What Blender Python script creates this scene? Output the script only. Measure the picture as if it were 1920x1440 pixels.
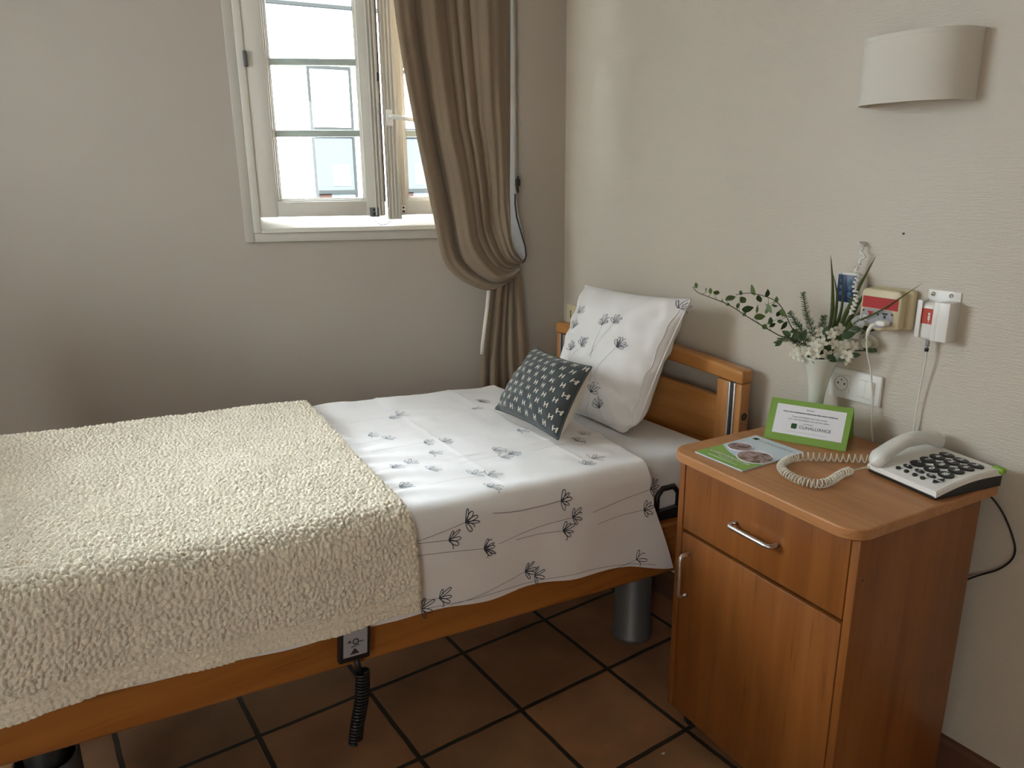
import bpy, bmesh, math, random
import numpy as np
from mathutils import Vector, Matrix, noise as mnoise

for o in list(bpy.data.objects):
    bpy.data.objects.remove(o)
sc = bpy.context.scene
COL = sc.collection
PI = math.pi

# ------------------------------------------------------------------ camera
cam_d = bpy.data.cameras.new('camera')
cam = bpy.data.objects.new('camera', cam_d); COL.objects.link(cam)
cam_d.sensor_fit = 'HORIZONTAL'; cam_d.sensor_width = 36.0
cam_d.lens = 36.0 * 1417.5 / 1920.0
cam_d.clip_start = 0.02; cam_d.clip_end = 200
_p, _r = math.radians(15.60), math.radians(-0.537)
_fw = Vector((0, math.cos(_p), -math.sin(_p))); _rt = Vector((1, 0, 0)); _up = _rt.cross(_fw)
_r2 = math.cos(_r) * _rt + math.sin(_r) * _up; _u2 = -math.sin(_r) * _rt + math.cos(_r) * _up
M = Matrix.Identity(4)
for i in range(3):
    M[i][0] = _r2[i]; M[i][1] = _u2[i]; M[i][2] = -_fw[i]
M.translation = Vector((0, 0, 1.5))
cam.matrix_world = M
sc.camera = cam

# ------------------------------------------------------------------ world, portals, exposure
sc.view_settings.view_transform = 'Standard'
sc.view_settings.look = 'None'
sc.view_settings.gamma = 1.0
sc.view_settings.use_curve_mapping = False
sc.view_settings.exposure = 1.9
SKY_LOW, SKY_HIGH, GLOW, GLOW_AZ, GLOW_EL = 2.5, 5.0, 20.0, -35.0, 42.0
W = bpy.data.worlds.new('daylight'); sc.world = W; W.use_nodes = True
_bg = W.node_tree.nodes['Background']
_bg.inputs[0].default_value = (0.85, 0.925, 1.0, 1)
# overcast sky: three times brighter overhead than at the horizon
_wn, _wl = W.node_tree.nodes, W.node_tree.links
_tc = _wn.new('ShaderNodeTexCoord'); _sx = _wn.new('ShaderNodeSeparateXYZ'); _wl.new(_tc.outputs['Generated'], _sx.inputs[0])
_mr = _wn.new('ShaderNodeMapRange'); _mr.inputs['From Min'].default_value = 0; _mr.inputs['From Max'].default_value = 1
_mr.inputs['To Min'].default_value = SKY_LOW; _mr.inputs['To Max'].default_value = SKY_HIGH
_wl.new(_sx.outputs['Z'], _mr.inputs['Value'])
# sky glow added on the window side to strengthen the daylight entering there
_nv = _wn.new('ShaderNodeVectorMath'); _nv.operation = 'NORMALIZE'; _wl.new(_tc.outputs['Generated'], _nv.inputs[0])
_dp = _wn.new('ShaderNodeVectorMath'); _dp.operation = 'DOT_PRODUCT'; _wl.new(_nv.outputs[0], _dp.inputs[0])
_az, _el = math.radians(GLOW_AZ), math.radians(GLOW_EL)
_dp.inputs[1].default_value = (math.sin(_az) * math.cos(_el), math.cos(_az) * math.cos(_el), math.sin(_el))
_m0 = _wn.new('ShaderNodeMath'); _m0.operation = 'MAXIMUM'; _m0.inputs[1].default_value = 0; _wl.new(_dp.outputs['Value'], _m0.inputs[0])
_m1 = _wn.new('ShaderNodeMath'); _m1.operation = 'POWER'; _m1.inputs[1].default_value = 4.0; _wl.new(_m0.outputs[0], _m1.inputs[0])
_m2 = _wn.new('ShaderNodeMath'); _m2.operation = 'MULTIPLY_ADD'; _m2.inputs[1].default_value = GLOW; _wl.new(_m1.outputs[0], _m2.inputs[0]); _wl.new(_mr.outputs[0], _m2.inputs[2])
_wl.new(_m2.outputs[0], _bg.inputs[1])
sc.cycles.use_denoising = True
sc.cycles.max_bounces = 10; sc.cycles.diffuse_bounces = 8
sc.cycles.sample_clamp_indirect = 8.0

def rotz(a): return Matrix.Rotation(a, 4, 'Z')

# frames: wall_right frame (x along wall to the right, y into the wall), window wall frame, cabinet frame
CORNER = Vector((0.212, 3.017, 0))
A_WALL = math.radians(-57.5)
A_WIN = math.radians(10.4)
A_CAB = math.radians(-61.2)
def wp(a, off, z):      # point of the right wall frame in world
    return CORNER + rotz(A_WALL) @ Vector((a, -off, z))

sun_d = bpy.data.lights.new('sun', 'SUN'); sun_d.energy = 26.0; sun_d.angle = math.radians(2); sun_d.color = (1.0, .93, .82)
sun = bpy.data.objects.new('sun', sun_d); COL.objects.link(sun); sun.location = (3, -8, 9)
_az, _el = math.radians(158), math.radians(48)      # high sun on the far side of the house; it lights the building opposite
sun.rotation_euler = Vector((math.sin(_az) * math.cos(_el), math.cos(_az) * math.cos(_el), math.sin(_el))).to_track_quat('Z', 'Y').to_euler()

def portal(loc, rz, sx, sy, power_kind=True):
    l = bpy.data.lights.new('window_portal', 'AREA'); l.shape = 'RECTANGLE'; l.size = sx; l.size_y = sy
    l.cycles.is_portal = True
    o = bpy.data.objects.new('window_portal', l); COL.objects.link(o)
    o.location = loc; o.rotation_euler = (PI / 2, 0, rz)   # -Z of the lamp points to local +Y, turned inside by rz
    return o
WIN_S = (-1.165, -0.225); WIN_Z = (1.297, 2.42)
_c = CORNER + rotz(A_WIN) @ Vector((sum(WIN_S) / 2, 0.2, sum(WIN_Z) / 2))
portal(_c, A_WIN + PI, WIN_S[1] - WIN_S[0], WIN_Z[1] - WIN_Z[0])
LW = CORNER + rotz(A_WIN) @ Vector((-2.75, 0, 0))         # left end of the window wall
# unseen windows added for fill light: one in the left wall, one behind the camera
L2X = (-1.5, -0.45); L2Z = (1.30, 2.40)
_c = LW + rotz(A_WIN) @ Vector((-0.2, sum(L2X) / 2, sum(L2Z) / 2))
portal(_c, A_WIN - PI / 2, L2X[1] - L2X[0], L2Z[1] - L2Z[0])
BACK = Vector((0, -2.6, 0)); B2X = (-1.6, -0.6); B2Z = (0.50, 2.30)
_c = BACK + rotz(A_WIN) @ Vector((sum(B2X) / 2, -.2, sum(B2Z) / 2))
portal(_c, A_WIN, B2X[1] - B2X[0], B2Z[1] - B2Z[0])

# ------------------------------------------------------------------ object helpers
def tag(o, label=None, cat=None, group=None, kind=None):
    if label: o['label'] = label
    if cat: o['category'] = cat
    if group: o['group'] = group
    if kind: o['kind'] = kind
    return o
def thing(name, label, cat, loc=(0, 0, 0), rz=0.0, group=None):
    o = bpy.data.objects.new(name, None); COL.objects.link(o)
    o.empty_display_size = 0.05
    o.location = loc; o.rotation_euler = (0, 0, rz)
    return tag(o, label, cat, group)

class MB:
    def __init__(s): s.v = []; s.f = []; s.m = []; s.sm = []
    def add(s, V, F, mi=0, smooth=False):
        b = len(s.v); s.v.extend([tuple(map(float, p)) for p in V])
        for f in F:
            s.f.append(tuple(int(i) + b for i in f)); s.m.append(mi); s.sm.append(smooth)
        return s
    def box(s, x0, x1, y0, y1, z0, z1, mi=0, bev=0.0, mat=None, seg=2):
        bm = bmesh.new(); bmesh.ops.create_cube(bm, size=1)
        for v in bm.verts:
            v.co = Vector(((x0 + x1) / 2 + v.co.x * (x1 - x0), (y0 + y1) / 2 + v.co.y * (y1 - y0), (z0 + z1) / 2 + v.co.z * (z1 - z0)))
        if bev > 0: bmesh.ops.bevel(bm, geom=bm.edges[:], offset=bev, segments=seg, profile=.5, affect='EDGES')
        s.bm(bm, mi, mat, smooth=bev > 0); return s
    def bm(s, bm, mi=0, mat=None, smooth=False):
        bm.verts.ensure_lookup_table(); bm.verts.index_update()
        V = [(mat @ v.co) if mat is not None else v.co.copy() for v in bm.verts]
        F = [[v.index for v in f.verts] for f in bm.faces]
        s.add(V, F, mi, smooth); bm.free(); return s
    def prism(s, pts, h0, h1, axis='z', mi=0, smooth=False):
        """polygon pts (2D) extruded h0..h1 along axis; for 'y' pts are (x,z); for 'x' pts are (y,z)"""
        n = len(pts)
        def P(p, h):
            return (p[0], p[1], h) if axis == 'z' else ((p[0], h, p[1]) if axis == 'y' else (h, p[0], p[1]))
        V = [P(p, h0) for p in pts] + [P(p, h1) for p in pts]
        F = [[i, (i + 1) % n, n + (i + 1) % n, n + i] for i in range(n)]
        s.add(V, F, mi, smooth)
        s.add(V[:n], [list(range(n))[::-1]], mi); s.add(V[n:], [list(range(n))], mi); return s
    def tube(s, pts, r, n=10, mi=0, caps=True):
        pts = [Vector(p) for p in pts]; R = r if isinstance(r, (list, tuple)) else [r] * len(pts)
        V = []; F = []; prev = None
        for i, p in enumerate(pts):
            t = (pts[min(i + 1, len(pts) - 1)] - pts[max(i - 1, 0)])
            t = t.normalized() if t.length > 1e-9 else Vector((0, 0, 1))
            if prev is None:
                a = Vector((0, 0, 1)) if abs(t.z) < .9 else Vector((1, 0, 0)); prev = a.cross(t).normalized()
            else:
                prev = (prev - t * prev.dot(t)); prev = prev.normalized() if prev.length > 1e-6 else t.orthogonal().normalized()
            b = t.cross(prev)
            for k in range(n):
                an = 2 * PI * k / n; V.append(p + (prev * math.cos(an) + b * math.sin(an)) * R[i])
        for i in range(len(pts) - 1):
            for k in range(n):
                F.append([i * n + k, i * n + (k + 1) % n, (i + 1) * n + (k + 1) % n, (i + 1) * n + k])
        if caps: F += [list(range(n))[::-1], [(len(pts) - 1) * n + k for k in range(n)]]
        s.add(V, F, mi, True); return s
    def lathe(s, prof, c=(0, 0, 0), n=32, mi=0, axis='z'):
        V = []; F = []
        for (r, z) in prof:
            for k in range(n):
                a = 2 * PI * k / n
                p = (r * math.cos(a), r * math.sin(a), z)
                if axis == 'y': p = (p[0], p[2], p[1])
                if axis == 'x': p = (p[2], p[0], p[1])
                V.append((c[0] + p[0], c[1] + p[1], c[2] + p[2]))
        for i in range(len(prof) - 1):
            for k in range(n): F.append([i * n + k, i * n + (k + 1) % n, (i + 1) * n + (k + 1) % n, (i + 1) * n + k])
        s.add(V, F, mi, True); return s
    def disc(s, c, r, normal='z', n=24, mi=0, rx=None, rot=0.0):
        V = []
        for k in range(n):
            a = 2 * PI * k / n; u = (rx or r) * math.cos(a); w = r * math.sin(a)
            u, w = u * math.cos(rot) - w * math.sin(rot), u * math.sin(rot) + w * math.cos(rot)
            V.append((c[0] + u, c[1] + w, c[2]) if normal == 'z' else ((c[0] + u, c[1], c[2] + w) if normal == 'y' else (c[0], c[1] + u, c[2] + w)))
        s.add(V, [list(range(n))], mi); return s
    def grid(s, P, mi=0, flip=False, smooth=True):
        """P: array (nu,nv,3)"""
        nu, nv = P.shape[:2]; V = P.reshape(-1, 3)
        F = []
        for i in range(nu - 1):
            for j in range(nv - 1):
                a = i * nv + j; q = [a, a + 1, a + nv + 1, a + nv]
                F.append(q[::-1] if flip else q)
        s.add(V, F, mi, smooth); return s
    def build(s, name, mats, parent=None, label=None):
        me = bpy.data.meshes.new(name); me.from_pydata(s.v, [], s.f); me.update()
        mats = mats if isinstance(mats, (list, tuple)) else [mats]
        for m in mats: me.materials.append(m)
        me.polygons.foreach_set('material_index', s.m); me.polygons.foreach_set('use_smooth', s.sm)
        bm = bmesh.new(); bm.from_mesh(me); bmesh.ops.recalc_face_normals(bm, faces=bm.faces[:]); bm.to_mesh(me); bm.free()
        o = bpy.data.objects.new(name, me); COL.objects.link(o)
        if parent is not None: o.parent = parent
        if label: o['label'] = label
        return o
def mod_edge(o, ang=40):
    m = o.modifiers.new('edges', 'EDGE_SPLIT'); m.split_angle = math.radians(ang); return o
def dup(o, parent=None):
    c = o.copy(); COL.objects.link(c)
    if parent is not None: c.parent = parent
    for ch in list(o.children): dup(ch, c)
    return c

# ------------------------------------------------------------------ materials
def new_mat(name):
    m = bpy.data.materials.new(name); m.use_nodes = True
    return m, m.node_tree.nodes, m.node_tree.links, m.node_tree.nodes['Principled BSDF']
def col(c): return (c[0], c[1], c[2], 1)
def plain(name, c, rough=.5, metal=0.0, noise_scale=0, bump=0.0, var=0.0, spec=None, sheen=0, trans=0, coat=0):
    m, N, L, B = new_mat(name)
    B.inputs['Base Color'].default_value = col(c); B.inputs['Roughness'].default_value = rough; B.inputs['Metallic'].default_value = metal
    if spec is not None: B.inputs['Specular IOR Level'].default_value = spec
    if sheen: B.inputs['Sheen Weight'].default_value = sheen
    if coat: B.inputs['Coat Weight'].default_value = coat; B.inputs['Coat Roughness'].default_value = .15
    tc = N.new('ShaderNodeTexCoord'); nz = N.new('ShaderNodeTexNoise'); nz.inputs['Scale'].default_value = noise_scale or 40
    nz.inputs['Detail'].default_value = 4
    L.new(tc.outputs['Object'], nz.inputs['Vector'])
    mx = N.new('ShaderNodeMix'); mx.data_type = 'RGBA'; v = var or .03
    mx.inputs[6].default_value = col([x * (1 - v) for x in c]); mx.inputs[7].default_value = col([min(1, x * (1 + v)) for x in c])
    L.new(nz.outputs['Fac'], mx.inputs[0]); L.new(mx.outputs[2], B.inputs['Base Color'])
    if bump:
        bp = N.new('ShaderNodeBump'); bp.inputs['Strength'].default_value = bump; bp.inputs['Distance'].default_value = .002
        L.new(nz.outputs['Fac'], bp.inputs['Height']); L.new(bp.outputs['Normal'], B.inputs['Normal'])
    if trans:
        tr = N.new('ShaderNodeBsdfTranslucent'); tr.inputs['Color'].default_value = col(c)
        ms = N.new('ShaderNodeMixShader'); ms.inputs[0].default_value = trans
        out = N['Material Output']; L.new(B.outputs[0], ms.inputs[1]); L.new(tr.outputs[0], ms.inputs[2]); L.new(ms.outputs[0], out.inputs[0])
    return m
def wood(name, c1, c2, axis, rough=.38, scale=1.0, seed=0.0):
    m, N, L, B = new_mat(name); B.inputs['Roughness'].default_value = rough
    tc = N.new('ShaderNodeTexCoord'); mp = N.new('ShaderNodeMapping')
    s = [22 * scale] * 3; s['xyz'.index(axis)] = 1.3 * scale
    mp.inputs['Scale'].default_value = s; mp.inputs['Location'].default_value = (seed, seed * 2, seed * 3)
    L.new(tc.outputs['Object'], mp.inputs['Vector'])
    n1 = N.new('ShaderNodeTexNoise'); n1.inputs['Scale'].default_value = 1.0; n1.inputs['Detail'].default_value = 5; n1.inputs['Distortion'].default_value = .7
    L.new(mp.outputs[0], n1.inputs['Vector'])
    mp2 = N.new('ShaderNodeMapping'); s2 = [110 * scale] * 3; s2['xyz'.index(axis)] = 6 * scale
    mp2.inputs['Scale'].default_value = s2; L.new(tc.outputs['Object'], mp2.inputs['Vector'])
    n2 = N.new('ShaderNodeTexNoise'); n2.inputs['Scale'].default_value = 1.0; n2.inputs['Detail'].default_value = 3
    L.new(mp2.outputs[0], n2.inputs['Vector'])
    r = N.new('ShaderNodeValToRGB'); r.color_ramp.elements[0].position = .3; r.color_ramp.elements[1].position = .68
    r.color_ramp.elements[0].color = col(c1); r.color_ramp.elements[1].color = col(c2)
    L.new(n1.outputs['Fac'], r.inputs[0])
    r2 = N.new('ShaderNodeValToRGB'); r2.color_ramp.elements[0].position = .24; r2.color_ramp.elements[1].position = .42
    r2.color_ramp.elements[0].color = (.62, .56, .48, 1); r2.color_ramp.elements[1].color = (1, 1, 1, 1)
    L.new(n2.outputs['Fac'], r2.inputs[0])
    mx = N.new('ShaderNodeMix'); mx.data_type = 'RGBA'; mx.blend_type = 'MULTIPLY'; mx.inputs[0].default_value = .8
    L.new(r.outputs[0], mx.inputs[6]); L.new(r2.outputs[0], mx.inputs[7]); L.new(mx.outputs[2], B.inputs['Base Color'])
    bp = N.new('ShaderNodeBump'); bp.inputs['Strength'].default_value = .06; bp.inputs['Distance'].default_value = .001
    L.new(n2.outputs['Fac'], bp.inputs['Height']); L.new(bp.outputs[0], B.inputs['Normal'])
    return m
def wallpaper(name, c, rough, strength, sx=26, sz=330):
    m, N, L, B = new_mat(name); B.inputs['Roughness'].default_value = rough
    tc = N.new('ShaderNodeTexCoord'); mp = N.new('ShaderNodeMapping'); mp.inputs['Scale'].default_value = (sx, 1, sz)
    L.new(tc.outputs['Object'], mp.inputs['Vector'])
    n1 = N.new('ShaderNodeTexNoise'); n1.inputs['Scale'].default_value = 1; n1.inputs['Detail'].default_value = 3; n1.inputs['Roughness'].default_value = .6
    L.new(mp.outputs[0], n1.inputs['Vector'])
    n2 = N.new('ShaderNodeTexNoise'); n2.inputs['Scale'].default_value = 260; n2.inputs['Detail'].default_value = 2; L.new(tc.outputs['Object'], n2.inputs['Vector'])
    ad = N.new('ShaderNodeMath'); ad.operation = 'MULTIPLY_ADD'; ad.inputs[1].default_value = .5
    L.new(n2.outputs['Fac'], ad.inputs[0]); L.new(n1.outputs['Fac'], ad.inputs[2])
    bp = N.new('ShaderNodeBump'); bp.inputs['Strength'].default_value = strength; bp.inputs['Distance'].default_value = .002
    L.new(ad.outputs[0], bp.inputs['Height']); L.new(bp.outputs[0], B.inputs['Normal'])
    n3 = N.new('ShaderNodeTexNoise'); n3.inputs['Scale'].default_value = 1.7; n3.inputs['Detail'].default_value = 3; L.new(tc.outputs['Object'], n3.inputs['Vector'])
    mx = N.new('ShaderNodeMix'); mx.data_type = 'RGBA'
    mx.inputs[6].default_value = col([x * .965 for x in c]); mx.inputs[7].default_value = col([x * 1.035 for x in c])
    L.new(n3.outputs['Fac'], mx.inputs[0]); L.new(mx.outputs[2], B.inputs['Base Color'])
    return m
def cloth(name, c, weave=900, bump=.15, rough=.85, var=.04, trans=0.0, sheen=.2, stretch=(1, 1, 1)):
    m, N, L, B = new_mat(name); B.inputs['Roughness'].default_value = rough; B.inputs['Specular IOR Level'].default_value = .2
    B.inputs['Sheen Weight'].default_value = sheen
    tc = N.new('ShaderNodeTexCoord'); mp = N.new('ShaderNodeMapping'); mp.inputs['Scale'].default_value = stretch
    L.new(tc.outputs['Object'], mp.inputs[0])
    nz = N.new('ShaderNodeTexNoise'); nz.inputs['Scale'].default_value = weave; nz.inputs['Detail'].default_value = 2
    L.new(mp.outputs[0], nz.inputs['Vector'])
    mx = N.new('ShaderNodeMix'); mx.data_type = 'RGBA'
    mx.inputs[6].default_value = col([x * (1 - var * 2) for x in c]); mx.inputs[7].default_value = col([min(1, x * (1 + var * 2)) for x in c])
    L.new(nz.outputs['Fac'], mx.inputs[0]); L.new(mx.outputs[2], B.inputs['Base Color'])
    bp = N.new('ShaderNodeBump'); bp.inputs['Strength'].default_value = bump; bp.inputs['Distance'].default_value = .001
    L.new(nz.outputs['Fac'], bp.inputs['Height']); L.new(bp.outputs[0], B.inputs['Normal'])
    if trans:
        tr = N.new('ShaderNodeBsdfTranslucent'); tr.inputs['Color'].default_value = col(c)
        ms = N.new('ShaderNodeMixShader'); ms.inputs[0].default_value = trans
        out = N['Material Output']; L.new(B.outputs[0], ms.inputs[1]); L.new(tr.outputs[0], ms.inputs[2]); L.new(ms.outputs[0], out.inputs[0])
    return m

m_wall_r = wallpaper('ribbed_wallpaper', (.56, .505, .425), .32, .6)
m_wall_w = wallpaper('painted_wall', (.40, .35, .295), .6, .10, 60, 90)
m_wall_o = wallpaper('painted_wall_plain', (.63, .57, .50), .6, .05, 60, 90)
m_ceil = plain('ceiling_paint', (.72, .70, .66), .8)
m_trim = plain('window_casing_paint', (.46, .425, .37), .45, bump=.05)
m_upvc = plain('white_window_frame', (.60, .57, .50), .35)
m_upvc_in = plain('grey_gasket', (.10, .10, .095), .6)
m_dark = plain('black_plastic', (.012, .012, .013), .4)
m_dark2 = plain('dark_steel', (.03, .03, .032), .5, .3)
m_grey = plain('grey_lacquered_steel', (.13, .12, .115), .45, .2)
m_alu = plain('brushed_aluminium', (.72, .71, .69), .32, 1.0)
m_chrome = plain('polished_steel', (.7, .69, .67), .2, 1.0)
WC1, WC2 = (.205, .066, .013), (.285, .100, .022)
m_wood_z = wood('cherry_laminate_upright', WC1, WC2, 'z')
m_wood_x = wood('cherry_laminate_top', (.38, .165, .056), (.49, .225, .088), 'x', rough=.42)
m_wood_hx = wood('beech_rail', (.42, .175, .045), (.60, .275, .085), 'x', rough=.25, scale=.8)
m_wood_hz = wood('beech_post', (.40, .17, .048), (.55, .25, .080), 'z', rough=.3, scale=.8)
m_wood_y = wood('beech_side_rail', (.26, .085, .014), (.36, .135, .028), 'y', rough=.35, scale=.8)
m_base = plain('brown_baseboard', (.13, .06, .035), .4, var=.15, noise_scale=15)
m_cover = cloth('white_cotton', (.82, .79, .78), 500, .08, .8, .01, trans=.06)
m_sheet = cloth('fitted_sheet', (.66, .66, .66), 500, .05, .85, .01)
m_ink = plain('slate_ink', (.045, .055, .075), .8)
m_ink2 = plain('lit_ink_and_stitch', (.17, .19, .22), .8)  # top flowers: strong light painted in as paler ink; also hem stitching
m_pillow = cloth('pillow_cotton', (.80, .775, .755), 500, .08, .8, .01, trans=.05)
m_cush = cloth('charcoal_weave', (.062, .070, .070), 700, .5, .9, .25)
m_cream = cloth('cream_linen', (.66, .61, .52), 600, .3, .9, .06)
m_curt = cloth('brown_linen', (.25, .185, .125), 420, .5, .9, .13, trans=.12, stretch=(1.6, 1.6, .5))
m_lining = cloth('white_lining', (.88, .90, .93), 500, .1, .9, .02, trans=.6)
m_white = plain('white_plastic', (.72, .71, .67), .35)
m_whiteb = plain('bright_white_plastic', (.80, .79, .76), .35)
m_cream_p = plain('aged_cream_plastic', (.62, .53, .34), .4)
m_red = plain('red_label', (.42, .008, .012), .4)
m_redo = plain('orange_red_label', (.50, .05, .02), .4)
m_lgrey = plain('grey_label', (.34, .34, .35), .5)
m_blue = plain('navy_keypad', (.012, .03, .11), .35)
m_teal = plain('teal_button', (.06, .16, .22), .5)
m_green = plain('lime_green_card', (.20, .34, .055), .6)
m_green2 = plain('lime_green_print', (.24, .43, .08), .45)
m_paper = plain('white_card', (.74, .73, .76), .55)
m_pale = plain('pale_blue_print', (.60, .70, .78), .4)
m_txt = plain('black_print', (.03, .03, .035), .6)
m_txtg = plain('grey_print', (.22, .25, .22), .6)
m_logo = plain('dark_green_logo', (.03, .10, .03), .6)
m_vase = plain('white_glazed_ceramic', (.66, .67, .60), .22, coat=.4)
m_leaf = plain('green_leaf', (.085, .15, .028), .5, var=.35, noise_scale=60)
m_leaf2 = plain('dark_green_leaf', (.032, .07, .018), .5, var=.35, noise_scale=60)
m_stem = plain('brown_stem', (.05, .05, .02), .6)
m_grass = plain('olive_blade', (.075, .105, .022), .45, var=.4, noise_scale=60)
m_rosem = plain('rosemary_needles', (.075, .12, .045), .6, var=.3)
m_petal = plain('ivory_petal', (.84, .81, .70), .6, trans=.35)
m_petalw = plain('white_petal', (.88, .89, .90), .6, trans=.35)
m_shade = cloth('ivory_lamp_fabric', (.76, .73, .67), 600, .12, .8, .02, trans=.1)
m_facade = plain('white_render_facade', (.85, .86, .86), .8)
m_ledge = plain('grey_flashing', (.012, .014, .015), .8, spec=.05)
m_pane_out = plain('facade_glazing', (.055, .068, .075), .5, spec=.1)
m_pane_grey = plain('facade_grey_glazing', (.030, .036, .042), .5, spec=.1)
m_brownout = plain('facade_brown', (.02, .012, .010), .8, spec=.05)
m_glazbar = plain('pale_green_glazing_bar', (.42, .48, .44), .4)

def glass(name):
    m, N, L, B = new_mat(name); out = N['Material Output']; N.remove(B)
    t = N.new('ShaderNodeBsdfTransparent'); t.inputs[0].default_value = (.95, .97, .96, 1)
    g = N.new('ShaderNodeBsdfGlossy'); g.inputs['Roughness'].default_value = .02
    f = N.new('ShaderNodeFresnel'); f.inputs[0].default_value = 1.45
    k = N.new('ShaderNodeMath'); k.operation = 'MULTIPLY'; k.inputs[1].default_value = .8
    ms = N.new('ShaderNodeMixShader'); L.new(f.outputs[0], k.inputs[0]); L.new(k.outputs[0], ms.inputs[0])
    L.new(t.outputs[0], ms.inputs[1]); L.new(g.outputs[0], ms.inputs[2]); L.new(ms.outputs[0], out.inputs[0]); return m
m_glass = glass('window_glass')

def fleece_mat():
    m, N, L, B = new_mat('cream_sherpa'); B.inputs['Roughness'].default_value = .95; B.inputs['Specular IOR Level'].default_value = .1
    B.inputs['Sheen Weight'].default_value = .35
    tc = N.new('ShaderNodeTexCoord'); n1 = N.new('ShaderNodeTexNoise'); n1.inputs['Scale'].default_value = 150; n1.inputs['Detail'].default_value = 6
    n1.inputs['Distortion'].default_value = 1.5; L.new(tc.outputs['Object'], n1.inputs['Vector'])
    mx = N.new('ShaderNodeMix'); mx.data_type = 'RGBA'
    mx.inputs[6].default_value = (.76, .665, .50, 1); mx.inputs[7].default_value = (.92, .85, .72, 1)
    L.new(n1.outputs['Fac'], mx.inputs[0]); L.new(mx.outputs[2], B.inputs['Base Color'])
    bp = N.new('ShaderNodeBump'); bp.inputs['Strength'].default_value = .8; bp.inputs['Distance'].default_value = .003
    L.new(n1.outputs['Fac'], bp.inputs['Height']); L.new(bp.outputs[0], B.inputs['Normal']); return m
m_fleece = fleece_mat()

def tile_mat():
    m, N, L, B = new_mat('terracotta_tiles')
    tc = N.new('ShaderNodeTexCoord'); br = N.new('ShaderNodeTexBrick'); br.offset = 0.0; br.squash = 1.0
    br.inputs['Scale'].default_value = 1; br.inputs['Brick Width'].default_value = .3275; br.inputs['Row Height'].default_value = .3275
    br.inputs['Mortar Size'].default_value = .0075; br.inputs['Mortar Smooth'].default_value = .25; br.inputs['Bias'].default_value = 0
    br.inputs['Color1'].default_value = (.42, .215, .11, 1); br.inputs['Color2'].default_value = (.33, .185, .098, 1); br.inputs['Mortar'].default_value = (.045, .04, .028, 1)
    nw = N.new('ShaderNodeTexNoise'); nw.inputs['Scale'].default_value = 9; L.new(tc.outputs['Object'], nw.inputs['Vector'])
    mw = N.new('ShaderNodeMix'); mw.data_type = 'VECTOR'; mw.inputs[0].default_value = .006
    L.new(tc.outputs['Object'], mw.inputs[4]); L.new(nw.outputs['Color'], mw.inputs[5]); L.new(mw.outputs[1], br.inputs['Vector'])
    n = N.new('ShaderNodeTexNoise'); n.inputs['Scale'].default_value = 5; n.inputs['Detail'].default_value = 6; L.new(tc.outputs['Object'], n.inputs['Vector'])
    r = N.new('ShaderNodeValToRGB'); r.color_ramp.elements[0].color = (.72, .7, .66, 1); r.color_ramp.elements[1].color = (1.2, 1.15, 1.05, 1)
    r.color_ramp.elements[0].position = .3; r.color_ramp.elements[1].position = .7; L.new(n.outputs['Fac'], r.inputs[0])
    mx = N.new('ShaderNodeMix'); mx.data_type = 'RGBA'; mx.blend_type = 'MULTIPLY'; mx.inputs[0].default_value = 1
    L.new(br.outputs['Color'], mx.inputs[6]); L.new(r.outputs[0], mx.inputs[7]); L.new(mx.outputs[2], B.inputs['Base Color'])
    B.inputs['Roughness'].default_value = .5
    iv = N.new('ShaderNodeMath'); iv.operation = 'MULTIPLY_ADD'; iv.inputs[1].default_value = -1; iv.inputs[2].default_value = 1
    L.new(br.outputs['Fac'], iv.inputs[0])
    bp = N.new('ShaderNodeBump'); bp.inputs['Strength'].default_value = .8; bp.inputs['Distance'].default_value = .004
    L.new(iv.outputs[0], bp.inputs['Height']); L.new(bp.outputs[0], B.inputs['Normal']); return m
m_tile = tile_mat()

def photo_mat(name, cols, scale):
    m, N, L, B = new_mat(name); B.inputs['Roughness'].default_value = .35
    tc = N.new('ShaderNodeTexCoord'); n = N.new('ShaderNodeTexNoise'); n.inputs['Scale'].default_value = scale; n.inputs['Detail'].default_value = 3; n.inputs['Distortion'].default_value = 1
    L.new(tc.outputs['Object'], n.inputs['Vector']); r = N.new('ShaderNodeValToRGB'); cr = r.color_ramp
    cr.elements[0].position = .36; cr.elements[0].color = col(cols[0]); cr.elements[1].position = .66; cr.elements[1].color = col(cols[-1])
    for i, c in enumerate(cols[1:-1]):
        e = cr.elements.new(.36 + .3 * (i + 1) / (len(cols) - 1)); e.color = col(c)
    L.new(n.outputs['Fac'], r.inputs[0]); L.new(r.outputs[0], B.inputs['Base Color']); return m
m_photo = photo_mat('printed_photo', [(.03, .02, .015), (.28, .15, .10), (.45, .33, .38), (.05, .05, .04)], 45)

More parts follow.
